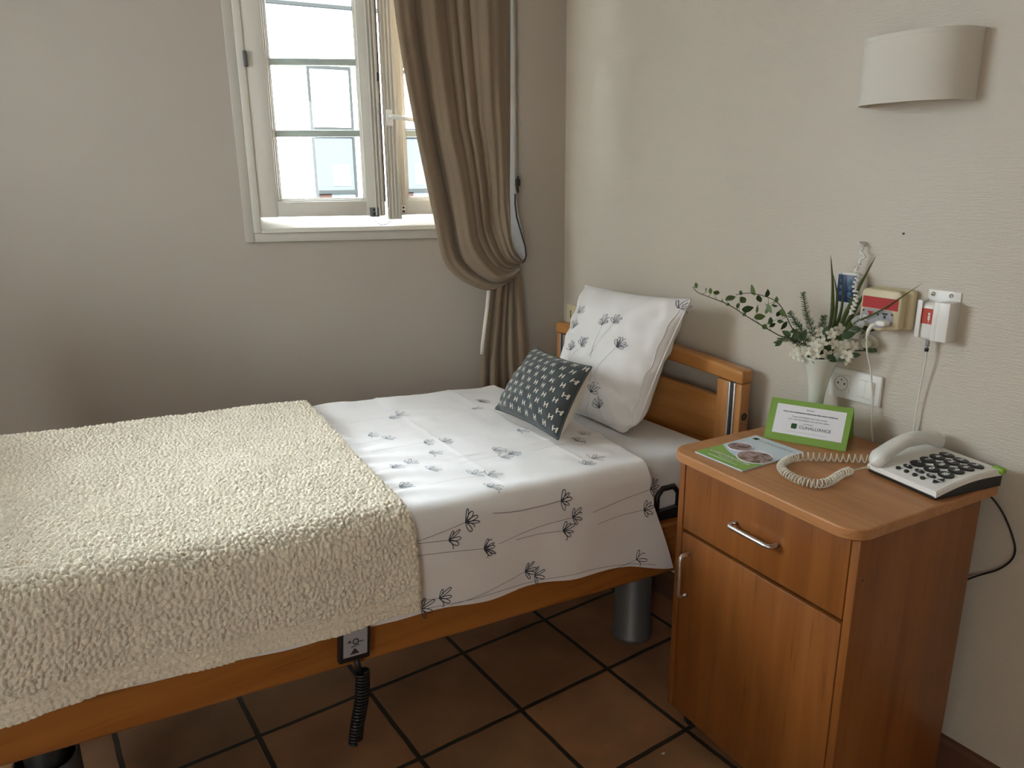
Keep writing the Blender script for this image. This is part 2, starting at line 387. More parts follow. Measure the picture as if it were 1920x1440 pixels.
def text_into(mb, s, size, T, mi=0, align='CENTER', bold=0.0, sx=1.0):
    """flat lettering; T maps the (x right, y up) text plane to the part's space"""
    cu = bpy.data.curves.new('lettering', 'FONT'); cu.body = s; cu.size = size; cu.align_x = align; cu.align_y = 'CENTER'
    cu.offset = bold; cu.resolution_u = 3; cu.fill_mode = 'FRONT'
    o = bpy.data.objects.new('lettering', cu); COL.objects.link(o)
    dg = bpy.context.evaluated_depsgraph_get(); dg.update()
    me = bpy.data.meshes.new_from_object(o.evaluated_get(dg))
    V = [T @ Vector((v.co.x * sx, v.co.y, 0)) for v in me.vertices]; F = [list(p.vertices) for p in me.polygons]
    mb.add(V, F, mi)
    bpy.data.objects.remove(o); bpy.data.curves.remove(cu); bpy.data.meshes.remove(me)
def frame_mat(o, x, y):
    x = Vector(x).normalized(); y = Vector(y).normalized(); z = x.cross(y)
    m = Matrix.Identity(4)
    for i in range(3): m[i][0] = x[i]; m[i][1] = y[i]; m[i][2] = z[i]
    m.translation = Vector(o); return m

_rng = np.random.RandomState(7)
_LAT = _rng.rand(64, 64)
def vnoise(x, y):
    xi = np.floor(x).astype(int); yi = np.floor(y).astype(int); fx = x - xi; fy = y - yi
    fx = fx * fx * (3 - 2 * fx); fy = fy * fy * (3 - 2 * fy)
    g = lambda a, b: _LAT[a % 64, b % 64]
    return ((g(xi, yi) * (1 - fx) + g(xi + 1, yi) * fx) * (1 - fy) + (g(xi, yi + 1) * (1 - fx) + g(xi + 1, yi + 1) * fx) * fy) * 2 - 1

# ================================================================== the room
def struct(o): o['kind'] = 'structure'; return o
def _cross(p, d, q, e):
    k = ((q.x - p.x) * e.y - (q.y - p.y) * e.x) / (d.x * e.y - d.y * e.x); return p + d * k
_dw = rotz(A_WIN) @ Vector((1, 0, 0)); _nw = rotz(A_WIN) @ Vector((0, 1, 0)); _dr = rotz(A_WALL) @ Vector((1, 0, 0))
ROOM = [CORNER.copy(), _cross(CORNER, _dr, BACK, _dw), _cross(LW, _nw, BACK, _dw), LW.copy()]
_ce = sum(ROOM, Vector()) / 4
ROOMX = [p + (p - _ce).normalized() * .16 for p in ROOM]
fl_loc, fl_rot = Vector((0.019, 1.862, 0)), math.radians(90 - 55.85)
_pp = [rotz(-fl_rot) @ (p - fl_loc) for p in ROOMX]
fl = MB().prism([(p.x, p.y) for p in _pp], -.12, 0).build('floor', m_tile); struct(fl)
fl.location = fl_loc; fl.rotation_euler = (0, 0, fl_rot)
cl = MB().prism([(p.x, p.y) for p in ROOMX], 0, .1).build('ceiling', m_ceil); struct(cl); cl.location = (0, 0, 2.62)
CH = 2.62
wr = MB().box(-.25, 7.6, 0, .2, 0, CH).build('wall_right', m_wall_r); struct(wr); wr.location = CORNER; wr.rotation_euler = (0, 0, A_WALL)
b = MB(); s0, s1 = WIN_S; z0, z1 = WIN_Z
b.box(-3.0, s0, 0, .25, 0, CH); b.box(s1, 0.0, 0, .25, 0, CH); b.box(s0, s1, 0, .25, 0, z0); b.box(s0, s1, 0, .25, z1, CH)
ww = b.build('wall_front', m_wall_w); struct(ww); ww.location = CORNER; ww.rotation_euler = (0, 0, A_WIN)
# left wall, at a right angle to the window wall, with an unseen window added for fill light
LA = A_WIN + PI / 2     # local x of the left wall runs along the window wall's outward normal
b = MB(); q0, q1 = L2X; qz0, qz1 = L2Z
b.box(-6.2, q0, 0, .25, 0, CH); b.box(q1, 0, 0, .25, 0, CH); b.box(q0, q1, 0, .25, 0, qz0); b.box(q0, q1, 0, .25, qz1, CH)
wl_ = b.build('wall_left', m_wall_o); struct(wl_); wl_.location = LW; wl_.rotation_euler = (0, 0, LA)
b = MB(); q0, q1 = B2X; qz0, qz1 = B2Z
b.box(-3.6, q0, -.2, 0, 0, CH); b.box(q1, 5.5, -.2, 0, 0, CH); b.box(q0, q1, -.2, 0, 0, qz0); b.box(q0, q1, -.2, 0, qz1, CH)
wb = b.build('wall_back', m_wall_o); struct(wb)
wb.location = BACK; wb.rotation_euler = (0, 0, A_WIN)
g = MB(); q0, q1 = L2X; qz0, qz1 = L2Z
for (a0, a1, c0, c1) in ((q0, q0 + .05, qz0, qz1), (q1 - .05, q1, qz0, qz1), (q0 + .05, q1 - .05, qz0, qz0 + .05), (q0 + .05, q1 - .05, qz1 - .05, qz1)):
    g.box(a0, a1, .08, .14, c0, c1)
w3 = g.build('window_fill_left', m_upvc); struct(w3); w3.location = LW; w3.rotation_euler = (0, 0, LA)
MB().box(q0 + .045, q1 - .045, .107, .113, qz0 + .045, qz1 - .045).build('window_pane', m_glass, w3)
q0, q1 = B2X; qz0, qz1 = B2Z
g = MB()
for (a0, a1, c0, c1) in ((q0, q0 + .06, qz0, qz1), (q1 - .06, q1, qz0, qz1), (q0 + .06, q1 - .06, qz0, qz0 + .06), (q0 + .06, q1 - .06, qz1 - .06, qz1), ((q0 + q1) / 2 - .04, (q0 + q1) / 2 + .04, qz0 + .06, qz1 - .06)):
    g.box(a0, a1, -.14, -.08, c0, c1)
w2 = g.build('window_fill_back', m_upvc); struct(w2); w2.location = BACK; w2.rotation_euler = (0, 0, A_WIN)  # unseen opening, added to light the window wall from behind
MB().box(q0 + .05, q1 - .05, -.113, -.107, qz0 + .05, qz1 - .05).build('window_pane', m_glass, w2)

bb = MB().prism([(0, 0), (-.014, 0), (-.014, .088), (-.010, .1), (0, .104)], 0.02, 5.5, 'x').build('baseboard_right', m_base); struct(bb)
bb.location = CORNER; bb.rotation_euler = (0, 0, A_WALL)
bb = MB().prism([(0, 0), (-.014, 0), (-.014, .088), (-.010, .1), (0, .104)], -2.75, -.03, 'x').build('baseboard_front', m_base); struct(bb)
bb.location = CORNER; bb.rotation_euler = (0, 0, A_WIN)

# ================================================================== window 1
win = struct(thing('window_1', None, None, CORNER, A_WIN))
b = MB()   # flat casing on the wall
b.box(-1.198, s0, -.012, 0, 1.264, z1 + .034, bev=.002); b.box(s1, s1 + .033, -.012, 0, 1.264, z1 + .034, bev=.002)
b.box(s0, s1, -.012, 0, 1.264, z0, bev=.002); b.box(s0, s1, -.012, 0, z1, z1 + .034, bev=.002)
b.build('casing', m_trim, win)
b = MB()   # fixed frame
b.box(s0, s0 + .028, -.016, .085, z0, z1, bev=.003); b.box(s1 - .028, s1, -.016, .085, z0, z1, bev=.003)
b.box(s0 + .028, s1 - .028, -.020, .085, z0, z0 + .008, bev=.002); b.prism([(.085, z0 + .008), (.085, z0 + .052), (.05, z0 + .052), (-.012, z0 + .016), (-.012, z0 + .008)], s0 + .028, s1 - .028, 'x'); b.box(s0 + .028, s1 - .028, -.010, .085, z1 - .03, z1, bev=.003)
b.build('fixed_frame', m_upvc, win)
sill = MB().box(s0 - .03, s1 + .03, .25, .31, z0 - .05, z0 - .02).build('outer_sill', m_upvc, win)
SZ0, SZ1 = 1.352, 2.395
def sash(x0, x1, hinge_left, ang, rib_side):
    """sash between x0..x1 in the frame; turned about its hinge by ang (rad), inwards"""
    hx = x0 if hinge_left else x1
    e = bpy.data.objects.new('sash', None); COL.objects.link(e); e.parent = win
    e.location = (hx, .0, 0); e.rotation_euler = (0, 0, ang); e.empty_display_size = .05
    a0, a1 = x0 - hx, x1 - hx
    fr = MB(); w = .068; y0, y1 = -.012, .045
    gl0, gl1 = a0 + w, a1 - w; gz0, gz1 = SZ0 + .055, SZ1 - .055
    fr.box(a0, gl0, y0, y1, SZ0, SZ1, bev=.004); fr.box(gl1, a1, y0, y1, SZ0, SZ1, bev=.004)
    fr.box(gl0 - .006, gl1 + .006, y0 + .001, y1 - .001, SZ0 + .001, gz0, bev=.004); fr.box(gl0 - .006, gl1 + .006, y0 + .001, y1 - .001, gz1, SZ1 - .001, bev=.004)
    # glazing beads, stepped
    for k, (dd, yy) in enumerate(((.009, -.004), (.018, .006))):
        fr.box(gl0 - .001, gl0 + dd * .5, yy, y1 - .01, gz0, gz1, bev=.001); fr.box(gl1 - dd * .5, gl1 + .001, yy, y1 - .01, gz0, gz1, bev=.001)
        fr.box(gl0, gl1, yy, y1 - .01, gz0 - .001, gz0 + dd * .5, bev=.001); fr.box(gl0, gl1, yy, y1 - .01, gz1 - dd * .5, gz1, bev=.001)
    f = fr.build('sash_frame', m_upvc, e)
    gk = MB()
    for (c0, c1, d0, d1) in ((gl0 + .008, gl0 + .011, gz0 + .008, gz1 - .008), (gl1 - .011, gl1 - .008, gz0 + .008, gz1 - .008)):
        gk.box(c0, c1, .012, .03, d0, d1)
    gk.box(gl0 + .011, gl1 - .011, .012, .03, gz0 + .008, gz0 + .0105)
    gk.build('gasket', m_upvc_in, e)
    MB().box(gl0 + .002, gl1 - .002, .020, .024, gz0 + .002, gz1 - .002).build('window_pane', m_glass, e)
    gb = MB()
    for zz in (1.642, 1.880, 2.118): gb.box(gl0 + .009, gl1 - .009, .008, .019, zz - .0115, zz + .0115, bev=.003)
    gb.build('glazing_bars', m_glazbar, e)
    return e, a0, a1
eL, a0, a1 = sash(s0 + .026, -.690, True, math.radians(-3.2), 1)
rb = MB()
for k in range(3): rb.box(a1 - .034 + k * .012, a1 - .028 + k * .012, -.018 - .003 * k, -.008, SZ0 + .002, SZ1 - .002, bev=.001)
rb.build('ribbed_stile', m_upvc, eL)
hw = MB(); hw.box(a1 - .056, a1 - .020, -.016, -.011, SZ0 - .004, SZ0 + .030, bev=.002); hw.build('corner_plate', m_grey, eL)
hw = MB(); hw.disc((a1 - .04, -.0165, SZ0 + .022), .0045, 'y'); hw.disc((a1 - .04, -.0165, SZ0 + .008), .006, 'y'); hw.build('screw_heads', m_dark, eL)
hw = MB(); hw.tube([(a1 - .046, -.018, SZ0 + .002), (a1 - .036, -.02, SZ0 - .018), (a1 - .018, -.02, SZ0 - .032), (a1 + .002, -.02, SZ0 - .030), (a1 + .018, -.016, SZ0 - .02)], .0018, 6); hw.build('restraint_wire', m_grey, eL)
MB().box(a1 - .001, a1 + .004, -.010, .03, SZ0 + .05, SZ1).build('seal', m_upvc_in, eL)
MB().box(a1 - .01, a1 + .0, -.014, -.010, 1.815, 1.845).build('latch', m_dark, eL)
eR, a0, a1 = sash(-.678, s1 - .026, False, math.radians(1.0), -1)
rb = MB()
rb.box(a0 - .004, a0 + .048, -.026, -.010, SZ0 - .014, SZ1, bev=.003)
for k in range(4): rb.box(a0 + .001 + k * .012, a0 + .007 + k * .012, -.031, -.020, SZ0 - .010, SZ1 - .002, bev=.0015)
rb.build('ribbed_stile', m_upvc, eR)
hd = MB(); hd.box(a0 + .006, a0 + .030, -.040, -.029, 1.665, 1.722, bev=.004); hd.tube([(a0 + .018, -.035, 1.695), (a0 + .018, -.066, 1.695), (a0 + .028, -.074, 1.695), (a0 + .06, -.075, 1.690), (a0 + .105, -.074, 1.683)], [.007, .007, .008, .0075, .007], 10)
hd.build('window_handle', m_white, eR)
hw = MB(); hw.box(a0 + .046, a0 + .062, -.024, -.012, SZ0 + .008, SZ0 + .035, bev=.002); hw.build('corner_plate', m_white, eR)
hw = MB(); hw.disc((a0 + .054, -.0245, SZ0 + .028), .004, 'y'); hw.disc((a0 + .054, -.0245, SZ0 + .014), .005, 'y'); hw.build('screw_heads', m_dark, eR)
hg = MB(); hg.box(s0 + .022, s0 + .034, -.026, -.012, 1.86, 1.91, bev=.002); hg.build('hinge', m_grey, win)

# ================================================================== outside: the building opposite
A_F = math.radians(90 - 63)
F0 = Vector((-1.9, 0, 0))
def facade():
    d = Vector((600 - 960, 1417.5)).normalized()
    e = thing('building', 'white rendered building seen through the window, with tall narrow windows', 'building', (-2.3915, 9.7098, 0), A_F)
    # plot: façade local x along the street, y away from the room
    b = MB(); b.box(-14, 14, 0, .4, -4, 3.40); b.build('wall', m_facade, e)
    MB().box(-14, 14, .5, .9, -4, 5.2).build('upper_wall', m_pane_out, e)
    MB().box(-14, 14, -.06, .5, 3.395, 3.43).build('ledge', m_ledge, e)
    for i, (u0, u1) in enumerate(((0, .47), (1.08, 1.55), (2.16, 2.63))):
        f = MB()
        for (x0, x1, z0_, z1_) in ((u0 - .032, u0, 1.18, 2.76), (u1, u1 + .032, 1.18, 2.76), (u0, u1, 2.72, 2.76), (u0, u1, 2.03, 2.06), (u0, u1, 1.95, 1.98), (u0, u1, 1.27, 1.31)):
            f.box(x0, x1, -.03, .0, z0_, z1_)
        wn = f.build('window', m_ledge, e)
        MB().box(u0, u1, -.012, 0, 2.06, 2.72).build('pane', m_facade, wn)  # bright reflection painted in: upper pane takes the facade's white
        MB().box(u0, u1, -.012, 0, 1.31, 1.96).build('pane', m_pane_grey, wn)
        MB().box(u0 + .2, u0 + .42, -.016, -.012, 1.36, 1.62).build('pane', m_pane_out, wn)
        MB().box(u0, u0 + .17, -.012, 0, 1.18, 1.28).build('pane', m_brownout, wn)
        MB().box(u0 + .17, u1, -.012, 0, 1.18, 1.28).build('pane', m_pane_out, wn)
    return e
facade()

# ================================================================== curtain (window wall frame: x along wall, -y into the room)
cur = thing('curtain', 'long brown linen curtain gathered back beside the window', 'curtain', CORNER, A_WIN)
def interp(pts, t):
    pts = np.array(pts, float); seg = np.r_[0, np.cumsum(np.hypot(*np.diff(pts, axis=0).T))]; seg /= seg[-1]
    return np.stack([np.interp(t, seg, pts[:, k]) for k in range(pts.shape[1])], -1)
def smooth_path(pts, n=60):
    P = [Vector((p[0], p[1])) for p in pts]; out = []
    for i in range(len(P) - 1):
        p0 = P[max(i - 1, 0)]; p1 = P[i]; p2 = P[i + 1]; p3 = P[min(i + 2, len(P) - 1)]
        for k in range(12):
            t = k / 12; out.append(0.5 * ((2 * p1) + (p2 - p0) * t + (2 * p0 - 5 * p1 + 4 * p2 - p3) * t * t + (3 * p1 - p0 - 3 * p2 + p3) * t ** 3))
    out.append(P[-1]); return [(p.x, p.y) for p in out]
Lp = smooth_path([(-.640, 2.46), (-.628, 2.065), (-.600, 1.814), (-.556, 1.547), (-.516, 1.322), (-.490, 1.19), (-.440, 1.125), (-.375, 1.088), (-.320, 1.074), (-.26, 1.092), (-.205, 1.135)])
Rp = smooth_path([(-.225, 2.46), (-.224, 2.065), (-.228, 1.73), (-.234, 1.45), (-.236, 1.30), (-.225, 1.235), (-.205, 1.20), (-.190, 1.18)])
nv, nu = 110, 150
T = np.linspace(0, 1, nv); U = np.linspace(0, 1, nu)
Lc = interp(Lp, T); Rc = interp(Rp, T)
creases = np.array([-.03, .19, .44, .53, .64, 1.03])
depth_k = np.array([.95, 1.1, .55, .45, 1.3])
P = np.zeros((nu, nv, 3))
for i, u in enumerate(U):
    k = min(max(np.searchsorted(creases, u) - 1, 0), len(depth_k) - 1)
    f = (u - creases[k]) / (creases[k + 1] - creases[k])
    rid = math.sin(PI * f) ** .65 * depth_k[k]
    x = Lc[:, 0] * (1 - u) + Rc[:, 0] * u; z = Lc[:, 1] * (1 - u) + Rc[:, 1] * u
    # middle threads stay straight longer before turning to the tie
    sag = np.clip((T - .55) / .45, 0, 1)
    x += .018 * np.sin(PI * u) * sag * (1 - sag) * 4
    z -= .055 * np.sin(PI * u) * sag ** 1.5 * (1 - sag) * 2.4
    am = .045 * (1 - .62 * np.clip((T - .62) / .38, 0, 1))
    off = .075 + am * rid + .012 * np.sin(T * 5 + u * 9) + .03 * sag * (1 - u)
    off += .018 * np.sin(PI * np.clip((T - .80) / .2, 0, 1))
    P[i, :, 0] = x; off = off + .004 * vnoise(np.full(nv, u * 14.), T * 3) + .003 * math.sin(u * 60)
    P[i, :, 0] = x; P[i, :, 1] = -off; P[i, :, 2] = z
c = MB().grid(P).build('hanging_panel', m_curt, cur)
sm = c.modifiers.new('thickness', 'SOLIDIFY'); sm.thickness = .002
# lower tail below the tie
nv2, nu2 = 50, 90
L2 = interp(smooth_path([(-.300, 1.14), (-.326, 1.06), (-.342, .95), (-.356, .83), (-.360, .70), (-.360, .45), (-.355, .12)]), np.linspace(0, 1, nv2))
R2 = interp(smooth_path([(-.190, 1.16), (-.178, 1.08), (-.172, .95), (-.168, .83), (-.165, .70), (-.160, .45), (-.158, .12)]), np.linspace(0, 1, nv2))
P = np.zeros((nu2, nv2, 3)); cr2 = np.array([-.02, .22, .45, .62, .78, 1.02]); dk2 = [.8, 1.1, .7, 1.0, .8]
for i, u in enumerate(np.linspace(0, 1, nu2)):
    vv = np.linspace(0, 1, nv2)
    k = min(max(np.searchsorted(cr2, u) - 1, 0), 4); f = (u - cr2[k]) / (cr2[k + 1] - cr2[k])
    rid = math.sin(PI * f) ** .7 * dk2[k]
    P[i, :, 0] = L2[:, 0] * (1 - u) + R2[:, 0] * u + .006 * np.sin(vv * 6 + u * 5)
    P[i, :, 2] = L2[:, 1] * (1 - u) + R2[:, 1] * u
    P[i, :, 1] = -(.055 + (.018 + .022 * vv) * rid)
c = MB().grid(P).build('lower_panel', m_curt, cur); sm = c.modifiers.new('thickness', 'SOLIDIFY'); sm.thickness = .002
V = []
for (x, z) in ((-.322, 1.070), (-.330, 1.0), (-.340, .93), (-.350, .86), (-.354, .82)): V += [(x - .003, -.084, z), (x + .010, -.090, z)]
c = MB().add(V, [[2 * i, 2 * i + 1, 2 * i + 3, 2 * i + 2] for i in range(4)], 0, True).build('selvage', m_cream, cur, 'pale selvage strip on the lower curtain edge'); sm = c.modifiers.new('thickness', 'SOLIDIFY'); sm.thickness = .001
# pale lining behind the brown cloth, showing along its right edge
nv3 = 40; zz = np.linspace(2.45, 1.185, nv3); P = np.zeros((8, nv3, 3))
right = np.interp(zz, [1.185, 1.22, 1.30, 1.36, 1.45, 2.45], [-.176, -.174, -.190, -.205, -.214, -.216])
for i in range(8):
    f = i / 7; P[i, :, 0] = -.30 * (1 - f) + right * f; P[i, :, 1] = -.085 - .008 * math.sin(f * 7) ; P[i, :, 2] = zz
c = MB().grid(P).build('white_lining', m_lining, cur, 'thin white lining edge of the curtain'); sm = c.modifiers.new('thickness', 'SOLIDIFY'); sm.thickness = .001

rail = thing('curtain_rail', 'white curtain rail above the window', 'curtain rail', CORNER, A_WIN)
MB().box(-1.5, -.1, -.105, -.055, 2.46, 2.49, bev=.004).build('rail', m_white, rail)
for xx in (-1.4, -.8, -.2): MB().box(xx - .015, xx + .015, -.09, 0, 2.49, 2.51).build('bracket', m_white, rail)
tb = thing('curtain_tieback', 'black hook and thin cord holding back the brown curtain', 'tieback', CORNER, A_WIN)
b = MB(); b.box(-.205, -.190, -.075, 0, 1.452, 1.478, bev=.003); b.tube([(-.200, -.078, 1.485), (-.204, -.086, 1.475), (-.204, -.088, 1.44), (-.200, -.078, 1.432)], .005, 8)
b.build('hook', m_dark, tb)
pts = [(-.213, -.088, 1.425), (-.214, -.09, 1.39), (-.209, -.095, 1.34), (-.194, -.10, 1.285), (-.180, -.105, 1.235), (-.176, -.105, 1.20), (-.181, -.10, 1.178), (-.188, -.09, 1.17)]
MB().tube([(p[0], p[1], p[2]) for p in pts], .0028, 8).build('cord', m_dark, tb)

# ================================================================== bed (frame of the right wall; s to the foot, t to the window side)
OBED = Vector((.668, 2.153, 0))
def Bp(s, t, z): return (-t, -s, z)
def zt(s): return .735 + .053 * (s - .3)
bed = thing('hospital_bed', 'beech adjustable care bed with arched headboard against the right wall', 'bed', OBED, A_WALL)
def board(sf, zoff, name):
    e = bpy.data.objects.new(name, None); COL.objects.link(e); e.parent = bed; e.location = (0, -sf, zoff); e.empty_display_size = .05
    n = 40; up = [(t, .934 + .024 * math.sin(PI * t / .9)) for t in np.linspace(0, .9, n)]
    lo = [(t, .893 + .016 * math.sin(PI * t / .9)) for t in np.linspace(0, .9, n)]
    def arch(up, lo, y0, y1, bev):
        bm = bmesh.new(); pts = [(-.918, up[-1][1])] + [(-t, z) for t, z in up[::-1]] + [(.018, up[0][1])] + [(.018, lo[0][1])] + [(-t, z) for t, z in lo] + [(-.918, lo[-1][1])]
        vs = [bm.verts.new((x, y0, z)) for x, z in pts]; f = bm.faces.new(vs)
        r = bmesh.ops.extrude_face_region(bm, geom=[f]); ve = [v for v in r['geom'] if isinstance(v, bmesh.types.BMVert)]
        bmesh.ops.translate(bm, verts=ve, vec=(0, y1 - y0, 0))
        bm.normal_update()
        ed = [e_ for e_ in bm.edges if len(e_.link_faces) == 2 and e_.calc_face_angle(0) > .8]
        bmesh.ops.bevel(bm, geom=ed, offset=bev, segments=3, profile=.5, affect='EDGES'); return bm
    m = MB(); m.bm(arch(up, lo, -.002, .046, .008), 0, None, True); o = m.build('top_rail', m_wood_hx, e); mod_edge(o, 35)
    for sgn, base in ((1, 0.0), (-1, -.9)):
        p = MB()
        def X(t): return (-t if sgn == 1 else base + t)
        def bx(t0, t1, y0, y1, mi, bev=.003):
            x0, x1 = sorted((X(t0), X(t1))); p.box(x0, x1, y0, y1, .33, .892, mi, bev)
        bx(.034, .083, .004, .036, 0); bx(-.014, .009, .002, .042, 0)
        po = p.build('post', m_wood_hz, e)
        q = MB(); p = q
        bx(.028, .034, -.001, .03, 0, .001); bx(.009, .015, -.001, .03, 0, .001); q.build('aluminium_strip', m_alu, po, 'bright aluminium channel edges')
        q = MB(); p = q; bx(.015, .028, .012, .03, 0, 0); q.build('channel_inset', m_dark, po, 'black inset of the channel')
    pu = [(t, .828 + .012 * math.sin(PI * t / .9)) for t in np.linspace(.083, .817, 20)]
    MB().prism([(-t, z) for t, z in pu] + [(-.817, .36), (-.083, .36)], .012, .030, 'y').build('panel', m_wood_hx, e)
    d = MB(); d.lathe([(.0001, 0), (.006, 0), (.006, .002), (.011, .002), (.012, 0)], (.014, .022, .79), 20, 0, 'x'); d.build('screw_cap', m_dark2, e)
    return e
board(0, 0, 'headboard')
board(2.10, .14, 'footboard')
# side rails: tilted (foot end raised)
def side_rail(t, sgn):
    prof = [(0, 0), (.026, 0), (.030, .006), (.030, .088), (.026, .093), (.026, .098), (.030, .103), (.030, .112), (.026, .117), (.026, .121), (.030, .126), (.029, .148), (.022, .155), (0, .155)]
    V = []; n = len(prof); F = []
    for s in (-.0 + .012, 2.05):
        for (o_, z) in prof: V.append(Bp(s, t - sgn * o_, .358 + .0755 * s + z))
    F = [[i, (i + 1) % n, n + (i + 1) % n, n + i] for i in range(n)] + [list(range(n))[::-1], [n + i for i in range(n)]]
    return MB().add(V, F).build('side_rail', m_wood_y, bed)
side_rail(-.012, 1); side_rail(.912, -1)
b = MB()
for t in (.06, .84): b.tube([Bp(.05, t, .475), Bp(2.0, t, .62)], .018, 10)
for s in (.18, .55, .95, 1.35, 1.84): b.tube([Bp(s, .06, .47 + .074 * s), Bp(s, .84, .47 + .074 * s)], .014, 8)
b.tube([Bp(.30, .12, .40), Bp(.75, .45, .36), Bp(1.2, .45, .45)], .02, 8)
b.tube([Bp(.40, .10, .375), Bp(.18, .72, .33)], .012, 8)
b.build('under_frame', m_dark2, bed)
for k in range(14):
    s = .1 + k * .143
    MB().box(-.86, -.04, -s - .045, -s + .045, .502 + .0745 * s, .514 + .0745 * s, bev=.002).build('slat', m_dark2, bed)
for (s, t) in ((.185, .215), (1.84, .17), (.185, .70), (1.84, .73)):
    x, y, _ = Bp(s, t, 0); top = .34
    zc = .47 + .074 * s
    lg = MB().lathe([(.0, .0), (.066, 0), (.066, .012), (.061, .016), (.061, top), (.056, top + .003), (.053, top - .002), (.053, top - .06), (.0, top - .06)], (x, y, 0), 36).build('leg', m_grey, bed)
    MB().lathe([(.040, top - .055), (.040, zc - .004), (0, zc - .004)], (x, y, 0), 28).build('inner_column', m_dark2, lg)
b = MB()   # mattress stop bracket at the head end, near side
bk = [Bp(.318, -.012, .565), Bp(.318, -.012, .615), Bp(.300, -.012, .634), Bp(.255, -.012, .632), Bp(.236, -.012, .61), Bp(.236, -.012, .545)]
b.tube(bk, .009, 8); b.box(.006, .022, -.325, -.230, .540, .572, bev=.004)
b.build('mattress_stop', m_dark, bed)

# mattress with fitted sheet
mat_t = thing('mattress', 'white fitted-sheeted mattress lying on the beech bed', 'mattress', OBED, A_WALL)
bm = bmesh.new(); bmesh.ops.create_cube(bm, size=1)
for v in bm.verts:
    s = .035 if v.co.y > 0 else 2.04
    x = .012 if v.co.x > 0 else -.868
    base = .520 + .0745 * s; topz = zt(s) - .014
    v.co = Vector((x, -s, topz if v.co.z > 0 else base))
bmesh.ops.bevel(bm, geom=bm.edges[:], offset=.045, segments=5, profile=.5, affect='EDGES')
bmesh.ops.subdivide_edges(bm, edges=[e for e in bm.edges if e.calc_length() > .3], cuts=16, use_grid_fill=True)
MB().bm(bm, 0, None, True).build('sheet_covered_body', m_sheet, mat_t)

# ---- draped cloths over the bed
RC = .05
def profile(w, s, r=RC, lift=0.0, t_far=.872):
    """w<=0 across the top (t=-w); beyond, round the near corner and down; arrays"""
    w = np.asarray(w, float); s = np.asarray(s, float)
    z_ = zt(s); R = r + lift
    arc = R * PI / 2
    t = np.where(w <= 0, -w, np.where(w < arc, -R * np.sin(np.clip(w / R, 0, PI / 2)), -R))
    z = np.where(w <= 0, z_, np.where(w < arc, z_ - R * (1 - np.cos(np.clip(w / R, 0, PI / 2))), z_ - R - (w - arc)))
    z = z + lift
    # far side: roll over the window-side edge
    ex = np.clip(-w - t_far, 0, None); far = ex > 0
    th = np.clip(ex / .04, 0, PI / 2)
    t = np.where(far, t_far + (.04) * np.sin(th), t)
    z = np.where(far, z_ + lift - .04 * (1 - np.cos(th)) - np.clip(ex - .04 * PI / 2, 0, None), z)
    nt = np.where(w <= 0, 0, -np.sin(np.clip(w / R, 0, PI / 2))); nz = np.where(w <= 0, 1, np.cos(np.clip(w / R, 0, PI / 2)))
    nt = np.where(far, np.sin(th), nt); nz = np.where(far, np.cos(th), nz)
    return t, z, nt, nz
def cover_pt(s, w, off=0.0):
    s = np.asarray(s, float); w = np.asarray(w, float)
    t, z, nt, nz = profile(w, s)
    top = 1 / (1 + np.exp((w + .02) * 60)); drape = 1 - top
    wr = .0050 * vnoise(s * 9 + w * 3, w * 7 + 3) + .0045 * vnoise(s * 4 + 9, w * 22 + s * 6) + .0016 * vnoise(s * 30, w * 12)
    # little radial creases beside the blanket
    wr = wr + .0035 * np.sin(w * 95 + s * 14) * np.clip(1 - (1.08 - s) / .14, 0, 1) * top
    dr = .010 * vnoise(s * 4.3 + 2, w * 1.6 + 11) + .007 * vnoise(s * 9 + 5, w * 2.5) + .004 * np.sin(s * 19 + 1.3 + w * 3)
    dr = dr * np.clip((w - .06) / .2, 0, 1)
    # creases from folding
    for s0_ in (.80, 1.12, .52): wr = wr + .0022 * np.exp(-((s - s0_ - .12 * (w + .3) * .3) / .005) ** 2)
    wr = wr + .0020 * np.exp(-((w + .22 + .02 * s) / .005) ** 2)
    d = wr * (.35 + .65 * top) + (dr + .004) * drape + off
    return np.stack([-(t + nt * d), -s, z + nz * d], -1)
hem_s = [0, .29, .45, .595, .83, 1.09, 1.36, 1.6, 1.8, 2.05]
hem_z = [.40, .405, .452, .476, .503, .530, .556, .578, .62, .64]
def w_at(s, z): return zt(s) - RC - z + RC * PI / 2
ns, nw_ = 300, 260
SS = np.linspace(0, 1, ns); VV = np.linspace(0, 1, nw_)
P = np.zeros((ns, nw_, 3)); W0 = -.98
for i, a in enumerate(SS):
    s_mid = .31 + a * (2.04 - .31)
    wh = w_at(s_mid, np.interp(s_mid, hem_s, hem_z)) + .004 * math.sin(s_mid * 23)
    ww_ = W0 + (wh - W0) * VV
    edge = np.interp(ww_, [-.98, -.3, -.05, .05, .15, .36], [.0, .01, .055, .075, .06, -.02])   # head edge runs out of square at the corner
    s_ = s_mid + edge * (1 - a) ** 3
    P[i] = cover_pt(s_, ww_)
cov = thing('bed_cover', 'white cotton cover printed with sketched grey flowers over the mattress', 'bed cover', OBED, A_WALL)
